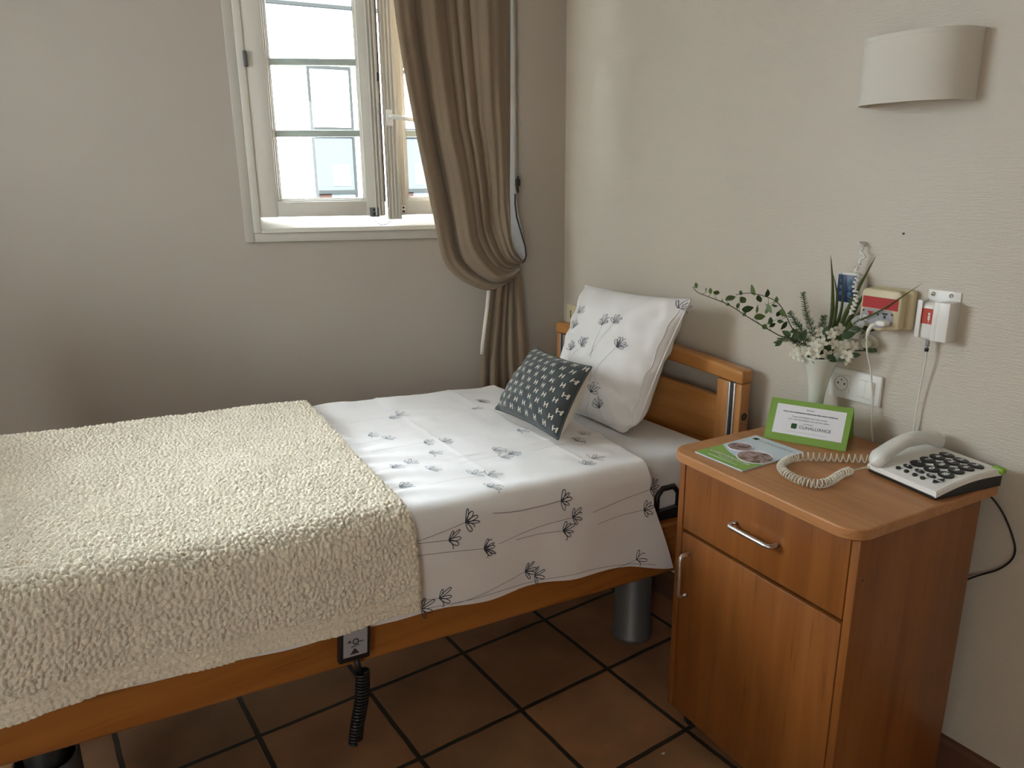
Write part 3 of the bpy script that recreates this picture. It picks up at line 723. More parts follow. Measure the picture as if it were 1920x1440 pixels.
def flower(cx, cy, ang, size, rnd, n=None, stem=0.0, style=0):
    """strokes (lists of 2D points): a fan of looped petals; ang = direction the flower points"""
    out = []; n = n or rnd.choice([4, 5, 6, 7])
    spread = math.radians(130)
    for k in range(n):
        a = ang + (k / (n - 1) - .5) * spread + rnd.uniform(-.1, .1); ln = size * (.62 + .42 * math.cos((k / (n - 1) - .5) * 2.2)) * rnd.uniform(.85, 1.12)
        wd = size * rnd.uniform(.07, .13); pts = []
        full = rnd.random() < .8
        for j in range(15 if full else 9):
            q = j / 14; th = q * 2 * PI
            u = ln * (1 - math.cos(th)) / 2; v = wd * math.sin(th) * (.6 + .8 * (1 - math.cos(th)) / 2)
            pts.append((cx + u * math.cos(a) - v * math.sin(a), cy + u * math.sin(a) + v * math.cos(a)))
        out.append((pts, 1.0))
    if stem:
        pts = []; bend = rnd.uniform(-.06, .06)
        for j in range(14):
            q = j / 13; pts.append((cx - stem * q * math.cos(ang) + bend * stem * math.sin(q * 2.4) * -math.sin(ang), cy - stem * q * math.sin(ang) + bend * stem * math.sin(q * 2.4) * math.cos(ang)))
        out.append((pts, .45))
    return out
def ribbons(mb, strokes, fn, width, mi, lift=.0009):
    for pts, k in strokes:
        n = len(pts); wv = width * k; Lq = []; Rq = []
        for i, p in enumerate(pts):
            a = pts[max(i - 1, 0)]; b_ = pts[min(i + 1, n - 1)]; dx, dy = b_[0] - a[0], b_[1] - a[1]; l = math.hypot(dx, dy) or 1
            nx, ny = -dy / l * wv / 2, dx / l * wv / 2; Lq.append((p[0] + nx, p[1] + ny)); Rq.append((p[0] - nx, p[1] - ny))
        A = np.array(Lq + Rq); V = fn(A[:, 0], A[:, 1], lift)
        F = [[i, i + 1, n + i + 1, n + i] for i in range(n - 1)]; mb.add(V, F, mi)
rnd = random.Random(5)
DR = [(.958, .073, 6, .34), (1.004, .106, 5, .20), (.91, .151, 7, .24), (.684, .074, 5, .20), (.65, .125, 5, .22), (.679, .156, 6, .14), (.405, .156, 5, .16), (.427, .300, 4, .24), (.789, .246, 5, .22), (.76, .266, 4, 0), (1.034, .246, 5, .10), (1.08, .262, 4, 0), (.385, .099, 5, .2)]
TP = [(.797, -.672), (.83, -.66), (.956, -.524), (.926, -.47), (.543, -.64), (.475, -.704), (.844, -.386), (.797, -.362), (.872, -.298), (1.011, -.23), (.958, -.248), (.936, -.17), (1.045, -.111), (.556, -.343), (.704, -.238), (.681, -.191), (.714, -.179), (.849, -.103), (.816, -.078), (.862, -.002), (.391, -.244), (.446, -.198), (.497, -.059), (.548, -.028)]
mb = MB().grid(P)
cfn = lambda s, w, l: cover_pt(s, w, l)
for (s, w, n, st) in DR: ribbons(mb, flower(s, w, PI + rnd.uniform(-.10, .14), .034, rnd, n, st), cfn, .0022, 1)
for (s, w) in TP: ribbons(mb, flower(s, w, PI + rnd.uniform(-.4, .4), .036, rnd, None, .0), cfn, .0016, 2)
for (s, w) in TP[::3]: ribbons(mb, flower(s, w, PI, .02, rnd, 4, .16)[-1:], cfn, .0016, 2)
# hem stitching
def stitch(s_a, s_b, dz):
    pts = []
    for s in np.linspace(s_a, s_b, 60): pts.append((s, w_at(s, np.interp(s, hem_s, hem_z)) - dz))
    return [(pts, 1.0)]
ribbons(mb, stitch(.36, 1.08, .012), cfn, .0012, 2)
mb.build('printed_cloth', [m_cover, m_ink, m_ink2], cov)

# blanket
def worley(x, y, seed=3):
    xi = np.floor(x).astype(int); yi = np.floor(y).astype(int); best = np.full(x.shape, 9.0); second = np.full(x.shape, 9.0)
    rs = np.random.RandomState(seed); JX = rs.rand(128, 128); JY = rs.rand(128, 128)
    for a in (-1, 0, 1):
        for b_ in (-1, 0, 1):
            cx = xi + a; cy = yi + b_; px = cx + JX[cx % 128, cy % 128]; py = cy + JY[cx % 128, cy % 128]
            d2 = (x - px) ** 2 + (y - py) ** 2; second = np.minimum(second, np.maximum(best, d2)); best = np.minimum(best, d2)
    return np.sqrt(best), np.sqrt(second)
hb_s = [1.0, 1.09, 1.36, 1.5, 1.6, 1.71, 1.80, 1.87, 1.95, 2.06]
hb_z = [.548, .552, .573, .580, .589, .600, .604, .601, .60, .61]
def blanket():
    ns, nw_ = 420, 520
    S = np.linspace(0, 1, ns); V = np.linspace(0, 1, nw_)
    P = np.zeros((ns + 2, nw_ + 2, 3))
    sg = np.zeros((ns, nw_)); wg = np.zeros((ns, nw_))
    for i, a in enumerate(S):
        s = 1.05 + a * 1.02
        wh = w_at(s, np.interp(s, hb_s, hb_z)) + .012
        wg[i] = -.99 + (wh + .99) * V
        sg[i] = s + (1 - a) * np.interp(wg[i], [-.9, 0, .25], [-.035, .035, .04])
    t, z, nt, nz = profile(wg, sg, RC, .012)
    x1 = sg / .0106; y1 = wg / .0106
    x1 = x1 + .32 * vnoise(sg * 70, wg * 70); y1 = y1 + .32 * vnoise(sg * 70 + 31, wg * 70 + 17)
    f, f2 = worley(x1 % 128, y1 % 128)
    puff = .0068 * np.clip((f2 - f) * 1.9, 0, 1) ** .55 + .0030 * (1 - np.clip(f, 0, 1) ** 2) + .0016 * vnoise(sg * 210, wg * 210)
    low = .006 * vnoise(sg * 6, wg * 6) + .006 * vnoise(sg * 2.5 + 5, wg * 2.2)
    dr = np.clip((wg - .03) / .15, 0, 1)
    fold = .020 * vnoise(sg * 3.4 + 3, wg * 1.8 + 8) + .010 * vnoise(sg * 7.5 + wg * 5, wg * 3)
    hemd = np.clip((wg - (wg[:, -1:] - .045)) / .006, 0, 1)
    groove = -.010 * np.exp(-((wg - (wg[:, -1:] - .040)) / .0040) ** 2) - .009 * np.exp(-((wg - (wg[:, -1:] - .020)) / .0035) ** 2); puff = puff * (1 - .45 * hemd) + .004 * hemd
    edge = np.minimum(1, np.minimum((sg - sg[0:1]) / .012, 1)); edge = np.clip(edge, 0, 1)
    d = .004 + puff + low + (fold + .014) * dr + groove + .010 * (edge ** .5 - 1)
    core = np.stack([-(t + nt * d), -sg, z + nz * d], -1)
    P[1:-1, 1:-1] = core
    ti, zi, _, _ = profile(wg, sg, RC, .004); di = .002 + dr * .008
    inner = np.stack([-(ti + nt * di), -sg, zi + nz * di], -1)
    P[0, 1:-1] = inner[0]; P[-1, 1:-1] = inner[-1]; P[1:-1, 0] = inner[:, 0]; P[1:-1, -1] = inner[:, -1]
    P[0, 0] = inner[0, 0]; P[0, -1] = inner[0, -1]; P[-1, 0] = inner[-1, 0]; P[-1, -1] = inner[-1, -1]
    o = MB().grid(P).build('blanket', m_fleece)
    o.location = OBED; o.rotation_euler = (0, 0, A_WALL)
    tag(o, 'thick cream sherpa fleece blanket spread over the foot half of the bed', 'blanket')
blanket()

# ================================================================== pillows
def puff_surface(c00, c10, c11, c01, T, side, pinch=.06, n=56, ears=.10, seed=1, wr=.004, pw=.5, bottom_sag=0.0, round_low=0.0):
    """returns function f(u,v,lift)->xyz and grid; u,v in [-1,1]; side=+1 front / -1 back"""
    C = [np.array(c, float) for c in (c00, c10, c11, c01)]
    nrm = np.cross(C[1] - C[0], C[3] - C[0]); nrm /= np.linalg.norm(nrm)
    def f(u, v, lift=0.0):
        u = np.asarray(u, float); v = np.asarray(v, float)
        pu = u * (1 - pinch * (1 - v ** 2) * 0) ; a = u * (1 - pinch * (1 - v ** 2)); b_ = v * (1 - pinch * (1 - u ** 2))
        if round_low: pl = round_low * np.clip((np.abs(u) - .70) / .30, 0, 1) ** 2 * np.clip((-v - .70) / .30, 0, 1) ** 2; a = a * (1 - pl); b_ = b_ * (1 - pl)
        a_ = (a + 1) / 2; b2 = (b_ + 1) / 2
        P = (C[0][None] * ((1 - a_) * (1 - b2)).reshape(-1, 1) + C[1][None] * (a_ * (1 - b2)).reshape(-1, 1) + C[2][None] * (a_ * b2).reshape(-1, 1) + C[3][None] * ((1 - a_) * b2).reshape(-1, 1))
        e = np.clip(1 - np.abs(u) ** 2.4, 0, 1) ** pw * np.clip(1 - np.abs(v) ** 2.4, 0, 1) ** pw
        e = e.reshape(-1); uu = u.reshape(-1); v_ = v.reshape(-1)
        w_ = wr * (vnoise(uu * 3 + seed, v_ * 3 + seed * 2) + .6 * vnoise(uu * 9 + v_ * 3 + seed, v_ * 4) ) * np.clip(e * 3, 0, 1)
        cr = wr * .8 * vnoise(np.arctan2(v_, uu) * 7 + seed, uu * 0 + seed) * (uu ** 2 + v_ ** 2) * np.clip(e * 4, 0, 1)
        h = T * e + w_ + cr - bottom_sag * np.exp(-((v_ + .45 + .08 * uu) / .07) ** 2) * np.clip(uu + .9, 0, 1) * np.clip(e * 2, 0, 1)
        return P + nrm[None] * (side * h + side * lift).reshape(-1, 1)
    return f, nrm
def puff_grid(f, n=56):
    # cosine spacing: denser at the seams
    g = np.sin(np.linspace(-PI / 2, PI / 2, n)); U, V = np.meshgrid(g, g, indexing='ij')
    return f(U.ravel(), V.ravel(), 0.0).reshape(n, n, 3)
def loc2(frame_o, a, P): return P
# big square pillow: bed local coordinates
pc = dict(c00=Bp(.235, .625, .712), c10=Bp(.250, .172, .722), c11=Bp(.060, .150, 1.128), c01=Bp(.060, .655, 1.112))
pil = thing('pillow', 'large square white pillow with sketched flowers, propped against the headboard', 'pillow', OBED, A_WALL)
T1 = .092
ff, nn = puff_surface(**pc, T=T1, side=1, seed=2, wr=.009, pinch=.045, bottom_sag=.016, round_low=.16)
fb, _ = puff_surface(**pc, T=T1 * .8, side=-1, seed=4, wr=.006, pinch=.045, round_low=.16)
sgn = 1
if nn[1] > 0: sgn = -1
if sgn == -1: ff, _ = puff_surface(**pc, T=T1, side=-1, seed=2, wr=.009, pinch=.045, bottom_sag=.016, round_low=.16); fb, _ = puff_surface(**pc, T=T1 * .8, side=1, seed=4, wr=.006, pinch=.045, round_low=.16)
mb = MB().grid(puff_grid(ff)).grid(puff_grid(fb), flip=True)
rnd = random.Random(11)
pf = lambda u, v, l: ff(u, v, l)
PFL = [(-.62, .50, 4, 0), (-.62, .26, 5, 0), (.02, .40, 6, 0.55), (.23, .46, 5, .6), (.50, .12, 7, .8), (-.40, -.10, 5, .3), (-.20, .0, 6, .35), (.22, -.62, 5, .45), (.40, -.80, 7, .2), (.93, .86, 4, 0)]
for (u, v, n, st) in PFL:
    fl_ = flower(u, v, PI / 2 + rnd.uniform(-.35, .3) - (.6 if u > .45 else 0), .155, rnd, n, st)
    ribbons(mb, fl_, pf, .0075, 1, .0012)
mb.build('pillowcase', [m_pillow, m_ink], pil)
def seam(f, r, mat, parent, name, sides=((1, 0), (0, 1), (-1, 0), (0, -1)), k=1.0):
    m = MB()
    for (a, b_) in sides:
        q = np.linspace(-k, k, 40)
        u = q if a == 0 else np.full(40, float(a) * k); v = q if b_ == 0 else np.full(40, float(b_) * k)
        P_ = f(u, v, 0.0); m.tube([tuple(p) for p in P_], r, 6)
    return m.build(name, mat, parent)
seam(ff, .0035, m_pillow, pil, 'seam')
m = MB()
for k in (.955,):
    q = np.linspace(-.9, .93, 40); m.tube([tuple(p) for p in ff(np.full(40, k), q, 0.0)], .002, 6)
m.build('flange_stitching', m_pillow, pil)

cc = dict(c00=Bp(.505, .552, .762), c10=Bp(.520, .186, .768), c11=Bp(.375, .222, .952), c01=Bp(.372, .512, .954))
cus = thing('cushion', 'small charcoal cushion with white woven dashes leaning on the white pillow', 'cushion', OBED, A_WALL)
_, nn = puff_surface(**cc, T=.05, side=1)
sd = 1 if nn[1] < 0 else -1
cf, _ = puff_surface(**cc, T=.062, side=sd, seed=6, wr=.004, pinch=.07, pw=.5)
cb, _ = puff_surface(**cc, T=.078, side=-sd, seed=8, wr=.004, pinch=.07, pw=.5)
mb = MB().grid(puff_grid(cf)); rnd = random.Random(3)
row = 0
v = .90
while v > -.98:
    u = -.93 + (.0 if row % 2 else .125)
    while u < .97:
        j = rnd.uniform(-.008, .008); h = .066; g_ = .030
        st = [([(u - g_ + j, v - h), (u - g_ + j + .006, v + h)], 1.0), ([(u + g_ + j, v - h), (u + g_ + j + .008, v + h)], 1.0), ([(u - g_ + j, v - h * .25), (u + g_ + j, v + h * .25)], 1.1)]
        for s_, k in st:
            fine = [(s_[0][0] + (s_[1][0] - s_[0][0]) * q, s_[0][1] + (s_[1][1] - s_[0][1]) * q) for q in (0, .33, .66, 1)]
            ribbons(mb, [(fine, k)], lambda a, b_, l: cf(np.clip(a, -.995, .995), np.clip(b_, -.995, .995), l), .019, 1, .0008)
        u += .25
    v -= .215; row += 1
mb.build('woven_front', [m_cush, m_cream], cus)
MB().grid(puff_grid(cb), flip=True).build('cream_back', m_cream, cus, 'plain cream back of the cushion')
seam(cf, .003, m_cush, cus, 'piping')

# ================================================================== hand control hanging on the rail
hc = thing('bed_hand_control', 'black wired hand control with grey button label hung on the side rail', 'remote control', OBED + rotz(A_WALL) @ Vector(Bp(1.243, -.047, .54)), A_WALL)
b = MB(); Rt = Matrix.Rotation(math.radians(-4.3), 4, 'X')
b.box(.004, .022, -.036, .036, -.062, .06, bev=.005, mat=Rt); b.build('body', m_dark, hc)
b = MB(); b.box(.022, .0232, -.027, .027, -.047, .055, mat=Rt); b.build('button_label', m_lgrey, hc)
b = MB()
def hcx(y, z): return Rt @ Vector((.0240, y, z))
def tri(c, r, up): return [hcx(c[0] - r, c[1] - up * r * .5), hcx(c[0] + r, c[1] - up * r * .5), hcx(c[0], c[1] + up * r * .8)]
for c, r, up in (((-.002, -.036), .011, 1), ((-.014, .012 - .022), .005, 1), ((.0, .028), .008, -1)): b.add(tri(c, r, up), [[0, 1, 2]])
def seg(a, c): b.tube([hcx(*a), hcx(*c)], .0009, 5)
seg((.018, -.014), (.004, -.014)); seg((-.010, -.024), (.008, -.020)); seg((-.012, .018), (.012, .016)); seg((.016, .036), (-.014, .038)); seg((-.012, .042), (.01, .044))
ring = [hcx(.0 + .006 * math.cos(a), -.012 + .006 * math.sin(a)) for a in np.linspace(0, 2 * PI, 14)]; b.tube(ring, .0012, 5)
b.build('button_symbols', m_txt, hc)
b = MB(); pts = [(.012, .002, -.06), (.012, .004, -.085), (.010, .010, -.10)]
b.tube(pts, .007, 8)
coil = []
for i in range(460):
    q = i / 459; th = q * 2 * PI * 23
    coil.append((.010 + .011 * math.cos(th), .014 + .014 * math.sin(th) - .006 * q * 4 + .004 * math.sin(q * 5), -.10 - .175 * q))
b.tube(coil, .0032, 6)
b.build('coiled_cord', m_dark, hc)

# ================================================================== bedside cabinet (frame: x right along the front, y to the wall)
OCAB = Vector((.451, 1.774, 0))
def cw(x, y, z=0): return OCAB + rotz(A_CAB) @ Vector((x, y, z))
cab = thing('bedside_cabinet', 'cherry wood bedside cabinet with one drawer above a door, beside the bed', 'bedside cabinet', OCAB, A_CAB)
X0, X1, Y1 = -.044, .485, .405; ZB, ZT = .058, .795
b = MB(); b.box(X0, X0 + .019, 0, Y1, ZB, ZT, bev=.0015); b.box(X1 - .019, X1, 0, Y1, ZB, ZT, bev=.0015)
b.box(X0 + .019, X1 - .019, Y1 - .01, Y1 - .002, ZB, ZT); b.box(X0 + .019, X1 - .019, .01, Y1 - .01, ZB + .004, ZB + .02); b.box(X0 + .019, X1 - .019, .004, Y1 - .01, ZT - .012, ZT)
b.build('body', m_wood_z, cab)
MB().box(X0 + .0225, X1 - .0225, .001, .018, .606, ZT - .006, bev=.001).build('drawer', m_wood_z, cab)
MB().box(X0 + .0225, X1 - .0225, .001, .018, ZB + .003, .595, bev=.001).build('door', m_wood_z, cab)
MB().box(X0 + .02, X1 - .02, .03, .04, ZB + .02, ZT - .014).build('inside', m_dark, cab)
drw = [c for c in cab.children if c.name.startswith('drawer')][0]; dor = [c for c in cab.children if c.name.startswith('door')][0]
def bow(p0, p1, out, r=.0056):
    p0 = Vector(p0); p1 = Vector(p1); d = (p1 - p0).normalized(); o = Vector((0, -out, 0)); k = .012
    pts = [p0, p0 + o * .55]
    for a in np.linspace(0, PI / 2, 6): pts.append(p0 + o * .55 + o * .45 * math.sin(a) + d * k * (1 - math.cos(a)))
    for a in np.linspace(PI / 2, 0, 6): pts.append(p1 + o * .55 + o * .45 * math.sin(a) - d * k * (1 - math.cos(a)))
    pts.append(p1 + o * .55); pts.append(p1); return MB().tube(pts, r, 10)
bow((.158, .002, .697), (.286, .002, .697), .030).build('handle', m_alu, drw)
bow((.006, .002, .545), (.006, .002, .425), .030).build('handle', m_alu, dor)
def slab(x0, x1, y0, y1, rf, rb, z0_, z1_):
    pts = []
    for (cx, cy, r, a0) in ((x1 - rf, y0 + rf, rf, -PI / 2), (x1 - rb, y1 - rb, rb, 0), (x0 + rb * 3, y1 - rb * 3, rb * 3, PI / 2), (x0 + rf, y0 + rf, rf, PI)):
        for k in range(13):
            a = a0 + PI / 2 * k / 12; pts.append((cx + r * math.cos(a), cy + r * math.sin(a)))
    rings = [(0.001, z0_), (0, z0_ + .001), (0, z1_ - .004), (.0009, z1_ - .0012), (.004, z1_)]
    cx, cy = (x0 + x1) / 2, (y0 + y1) / 2; V = []; n = len(pts); F = []
    for ins, z in rings:
        for (x, y) in pts:
            sx = 1 - 2 * ins / (x1 - x0); sy = 1 - 2 * ins / (y1 - y0); V.append((cx + (x - cx) * sx, cy + (y - cy) * sy, z))
    for i in range(len(rings) - 1):
        for k in range(n): F.append([i * n + k, i * n + (k + 1) % n, (i + 1) * n + (k + 1) % n, (i + 1) * n + k])
    F.append([k for k in range(n)][::-1]); F.append([(len(rings) - 1) * n + k for k in range(n)])
    return MB().add(V, F, 0, True)
TOPZ = .819
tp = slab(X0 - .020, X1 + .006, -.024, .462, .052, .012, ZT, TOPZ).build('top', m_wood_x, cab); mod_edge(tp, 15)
for (x, y) in ((X0 + .05, .05), (X1 - .05, .05), (X0 + .05, Y1 - .05), (X1 - .05, Y1 - .05)):
    cs = MB().lathe([(0, -.012), (.020, -.012), (.025, -.008), (.025, .008), (.020, .012), (0, .012)], (x, y, .0251), 24, 0, 'x').build('castor', m_dark, cab)
    MB().box(x - .018, x + .018, y - .012, y + .012, .04, ZB + .004, bev=.003).build('castor_housing', m_dark2, cs)

# brochure
br = thing('welcome_booklet', 'green and pale blue booklet with round photos lying flat on the cabinet', 'booklet', cw(0, 0, TOPZ), A_CAB)
c00 = Vector((-.003, .010, 0)); c10 = Vector((.152, .018, 0)); c01 = Vector((-.017, .238, 0))
ex = (c10 - c00).normalized(); ey = Vector((-ex.y, ex.x, 0)); bw, bh = .152, .222
def bk_(x, y, z): return c00 + ex * x + ey * y + Vector((0, 0, z))
# the booklet's own "up" runs along +ey
m = MB(); V = [bk_(*p) for p in ((0, 0, .0005), (bw, 0, .0005), (bw, bh, .0005), (0, bh, .0005), (0, 0, .0035), (bw, 0, .0035), (bw, bh, .0035), (0, bh, .0035))]
m.add(V, [[0, 3, 2, 1], [4, 5, 6, 7], [0, 1, 5, 4], [1, 2, 6, 5], [2, 3, 7, 6], [3, 0, 4, 7]]); m.build('pages', m_pale, br)
m = MB(); top = [(x, .098 - .030 * math.sin(min(1, x / bw) * PI * .9) - .020 * x / bw) for x in np.linspace(0, bw, 20)]
m.add([bk_(0, 0, .0038), *[bk_(x, y, .0038) for x, y in top], bk_(bw, 0, .0038)], [list(range(22))]); m.build('green_band', m_green2, br, 'green lower band')
for (cx, cy, r) in ((.040, .118, .031), (.110, .092, .043)):
    rg = MB(); ptsc = [(cx + r * math.cos(a), cy + r * math.sin(a)) for a in np.linspace(0, 2 * PI, 40)[:-1]]
    ptsc = [(min(max(x, .002), bw - .001), y) for x, y in ptsc]
    rg.add([bk_(x, y, .0042) for x, y in ptsc], [list(range(39))]); ph = rg.build('round_photo', m_photo, br)
    rim = MB().tube([bk_(x, y, .0043) for x, y in ptsc + ptsc[:1]], .0012, 5); rim.build('photo_rim', m_paper, ph)
m = MB(); text_into(m, "LIVRET D'ACCUEIL", .0135, frame_mat(bk_(.076, .040, .0045), ex, ey), bold=.0004, sx=1.12)
text_into(m, 'Résidents', .0115, frame_mat(bk_(.076, .026, .0045), ex, ey))
m.tube([bk_(.03, .016, .0043), bk_(.12, .016, .0043)], .0005, 4)
m.build('white_title', m_paper, br)
m = MB(); text_into(m, 'CLINALLIANCE', .0135, frame_mat(bk_(.086, .196, .0045), ex, ey), sx=1.1); m.build('grey_title', m_txtg, br)
m = MB()
for a in (0, PI / 2, PI, 1.5 * PI): m.disc(bk_(.022 + .0042 * math.cos(a + .8), .198 + .0042 * math.sin(a + .8), .0045), .0046, rx=.0046)
m.build('leaf_logo', m_logo, br)

# tent card
tc_ = thing('welcome_card', 'green bordered tent card with a printed French welcome message, standing on the cabinet', 'card', cw(.004, .240, TOPZ), A_CAB)
e_ = Vector((.171, .092, 0)).normalized(); bk2 = Vector((-e_.y, e_.x, 0)); CL, CHh = .203, .114; ln = math.radians(32)
up_ = (bk2 * math.sin(ln) + Vector((0, 0, math.cos(ln)))).normalized(); nrm_ = e_.cross(up_)
if nrm_.dot(bk2) > 0: nrm_ = -nrm_
def cp(x, y, l=0): return e_ * x + up_ * y + nrm_ * l + Vector((0, 0, .001))
def sheet(mb, x0, x1, y0, y1, l0, l1, mi=0):
    V = [cp(x, y, l) for l in (l0, l1) for (x, y) in ((x0, y0), (x1, y0), (x1, y1), (x0, y1))]
    mb.add(V, [[0, 1, 2, 3], [4, 7, 6, 5], [0, 4, 5, 1], [1, 5, 6, 2], [2, 6, 7, 3], [3, 7, 4, 0]], mi)
m = MB(); sheet(m, 0, CL, 0, CHh, -.0008, 0)
tp_ = cp(0, CHh, 0); bt = tp_ + bk2 * .05 - Vector((0, 0, tp_.z - .001))
V = [tp_, tp_ + e_ * CL, bt + e_ * CL, bt]; V = V + [v + Vector((0, 0, .0)) + bk2 * .0008 for v in V]
m.add(V, [[0, 1, 2, 3], [4, 7, 6, 5], [0, 4, 5, 1], [1, 5, 6, 2], [2, 6, 7, 3], [3, 7, 4, 0]])
m.build('folded_card', m_green, tc_)
m = MB(); sheet(m, .018, CL - .014, .020, CHh - .014, .0, .0004); m.build('white_panel', m_paper, tc_, 'white printed panel')
tx = MB(); yc = 0; xm = (.018 + CL - .014) / 2
def line(s, y, size, bold=0, x=None, mb=None, mi=0): text_into(mb or tx, s, size, frame_mat(cp(xm if x is None else x, y, .0008), e_, up_), mi, bold=bold)
line('Bonjour,', .091, .0058)
line('Nous vous souhaitons la bienvenue dans notre résidence.', .0815, .0058, .00014)
line('Toute notre équipe est à votre écoute', .070, .0056); line('pour vous accompagner lors de votre séjour.', .0625, .0056)
line('La direction', .053, .0050)
line('CLINALLIANCE', .043, .0115, x=xm + .018)
line('...........................................................', .031, .0075)
tx.build('printed_text', m_txt, tc_)
m = MB()
for a in (.8, .8 + PI / 2, .8 + PI, .8 + 1.5 * PI):
    q = cp(xm - .034 + .0042 * math.cos(a), .044 + .0042 * math.sin(a), .0009)
    m.add([q + e_ * .0045 * math.cos(k) + up_ * .0045 * math.sin(k) for k in np.linspace(0, 2 * PI, 16)[:-1]], [list(range(15))])
m.build('leaf_logo', m_logo, tc_)

# ================================================================== telephone
A_PH = A_CAB + math.radians(-7)
ph = thing('telephone', 'white corded telephone with large black number keys on the cabinet', 'telephone', cw(.292, .270, TOPZ), A_PH)
PW, PD = .184, .196
def ztop(y): return .022 + .020 * (y / PD) ** 1.0 + .009 * math.sin(PI * min(max(y / PD, 0), 1))
m = MB(); prof = [(0.004, .001), (PD + .008, .001), (PD + .008, .030)] + [(y, ztop(y) - .012) for y in np.linspace(PD, 0, 14)] + [(0, .006)]
m.prism(prof, .004, PW - .004, 'x'); m.build('base', m_dark, ph, 'black underside')
def shell(x0, x1, y0, y1, th, n=16):
    V = []; F = []
    ys = np.linspace(y0, y1, n)
    rows = []
    for y in ys:
        zt_ = ztop(y); rows.append([(x0, zt_ - th), (x0, zt_ - .004), (x0 + .003, zt_), (x1 - .003, zt_), (x1, zt_ - .004), (x1, zt_ - th)])
    for y, r in zip(ys, rows):
        for (x, z) in r: V.append((x, y, z))
    for i in range(n - 1):
        for k in range(6): F.append([i * 6 + k, i * 6 + (k + 1) % 6, (i + 1) * 6 + (k + 1) % 6, (i + 1) * 6 + k])
    F.append(list(range(6))); F.append([(n - 1) * 6 + k for k in range(6)][::-1]); return MB().add(V, F, 0, False)
shell(0, PW, 0, PD, .014).build('top_shell', m_whiteb, ph)
def on_top(x, y, l=0.0):
    d = (ztop(y + .001) - ztop(y - .001)) / .002; nn_ = Vector((0, -d, 1)).normalized(); return Vector((x, y, ztop(y))) + nn_ * l, nn_, Vector((0, 1, d)).normalized()
def key(x, y, rx, ry, txt, size, rot=0.0):
    c_, n_, ty = on_top(x, y); m = MB(); V = []; N_ = 24
    for l, k in ((-.001, 1.0), (.0025, 1.0), (.0036, .86)):
        for i in range(N_):
            a = 2 * PI * i / N_; u = rx * k * math.cos(a); w = ry * k * math.sin(a); u, w = u * math.cos(rot) - w * math.sin(rot), u * math.sin(rot) + w * math.cos(rot)
            V.append(c_ + Vector((1, 0, 0)) * u + ty * w + n_ * l)
    F = [[j * N_ + i, j * N_ + (i + 1) % N_, (j + 1) * N_ + (i + 1) % N_, (j + 1) * N_ + i] for j in range(2) for i in range(N_)] + [[2 * N_ + i for i in range(N_)]]
    m.add(V, F, 0); o = m.build('key', m_dark, ph)
    if txt:
        q = MB(); text_into(q, txt, size, frame_mat(c_ + n_ * .0040, (1, 0, 0), ty), bold=.0007); q.build('numeral', m_whiteb, o)
    return o
kx = [.078, .114, .150]; ky = [.156, .126, .096, .066]
for r_, rowt in enumerate(('123', '456', '789', '*0#')):
    for c_, ch in enumerate(rowt): key(kx[c_], ky[r_], .0180, .0136, ch, .019)
for i, x in enumerate((.076, .107, .137)): key(x - .003, .042, .0115, .0058, ('R', 'M', 'BIS')[i], .0055)
for i, x in enumerate((.064, .086, .108, .128)): key(x, .024, .0058, .0052, None, 0)
m = MB()
for (x, y, up) in ((.160, .044, 1), (.156, .028, -1)):
    c_, n_, ty = on_top(x, y, .002); X_ = Vector((1, 0, 0)); m.add([c_ - X_ * .009 - ty * .006 * up, c_ + X_ * .009 - ty * .006 * up, c_ + ty * .008 * up], [[0, 1, 2]])
m.build('arrow_keys', m_dark, ph)
m = MB(); m.box(PW - .020, PW + .006, PD - .010, PD + .008, .033, .045, bev=.003); m.build('green_ring_light', plain('lime_plastic', (.22, .42, .03), .4), ph, 'lime green tab at the back corner')
# handset along the left side
hs = MB(); n = 40; V = []; K = 20
for i in range(n):
    q = i / (n - 1); y = -.012 + q * (PD + .020)
    arch = math.sin(PI * q) ** .85
    z = ztop(min(max(y, 0), PD)) + .010 + .022 * arch
    endk = min(1, (q / .07) ** .5 if q < .07 else 1, ((1 - q) / .07) ** .5 if q > .93 else 1)
    hw_ = (.0185 + .004 * (abs(q - .5) * 2) ** 2) * max(endk, .12); hh = (.0145 + .008 * (abs(q - .5) * 2) ** 3) * max(endk, .12)
    for k in range(K):
        a = 2 * PI * k / K; ca, sa = math.cos(a), math.sin(a)
        u = hw_ * math.copysign(abs(ca) ** .8, ca); w = hh * math.copysign(abs(sa) ** .8, sa)
        V.append((.022 + u, y, z + w))
F = [[i * K + k, i * K + (k + 1) % K, (i + 1) * K + (k + 1) % K, (i + 1) * K + k] for i in range(n - 1) for k in range(K)] + [list(range(K))[::-1], [(n - 1) * K + k for k in range(K)]]
hs.add(V, F, 0, True); hand = hs.build('handset', m_white, ph)
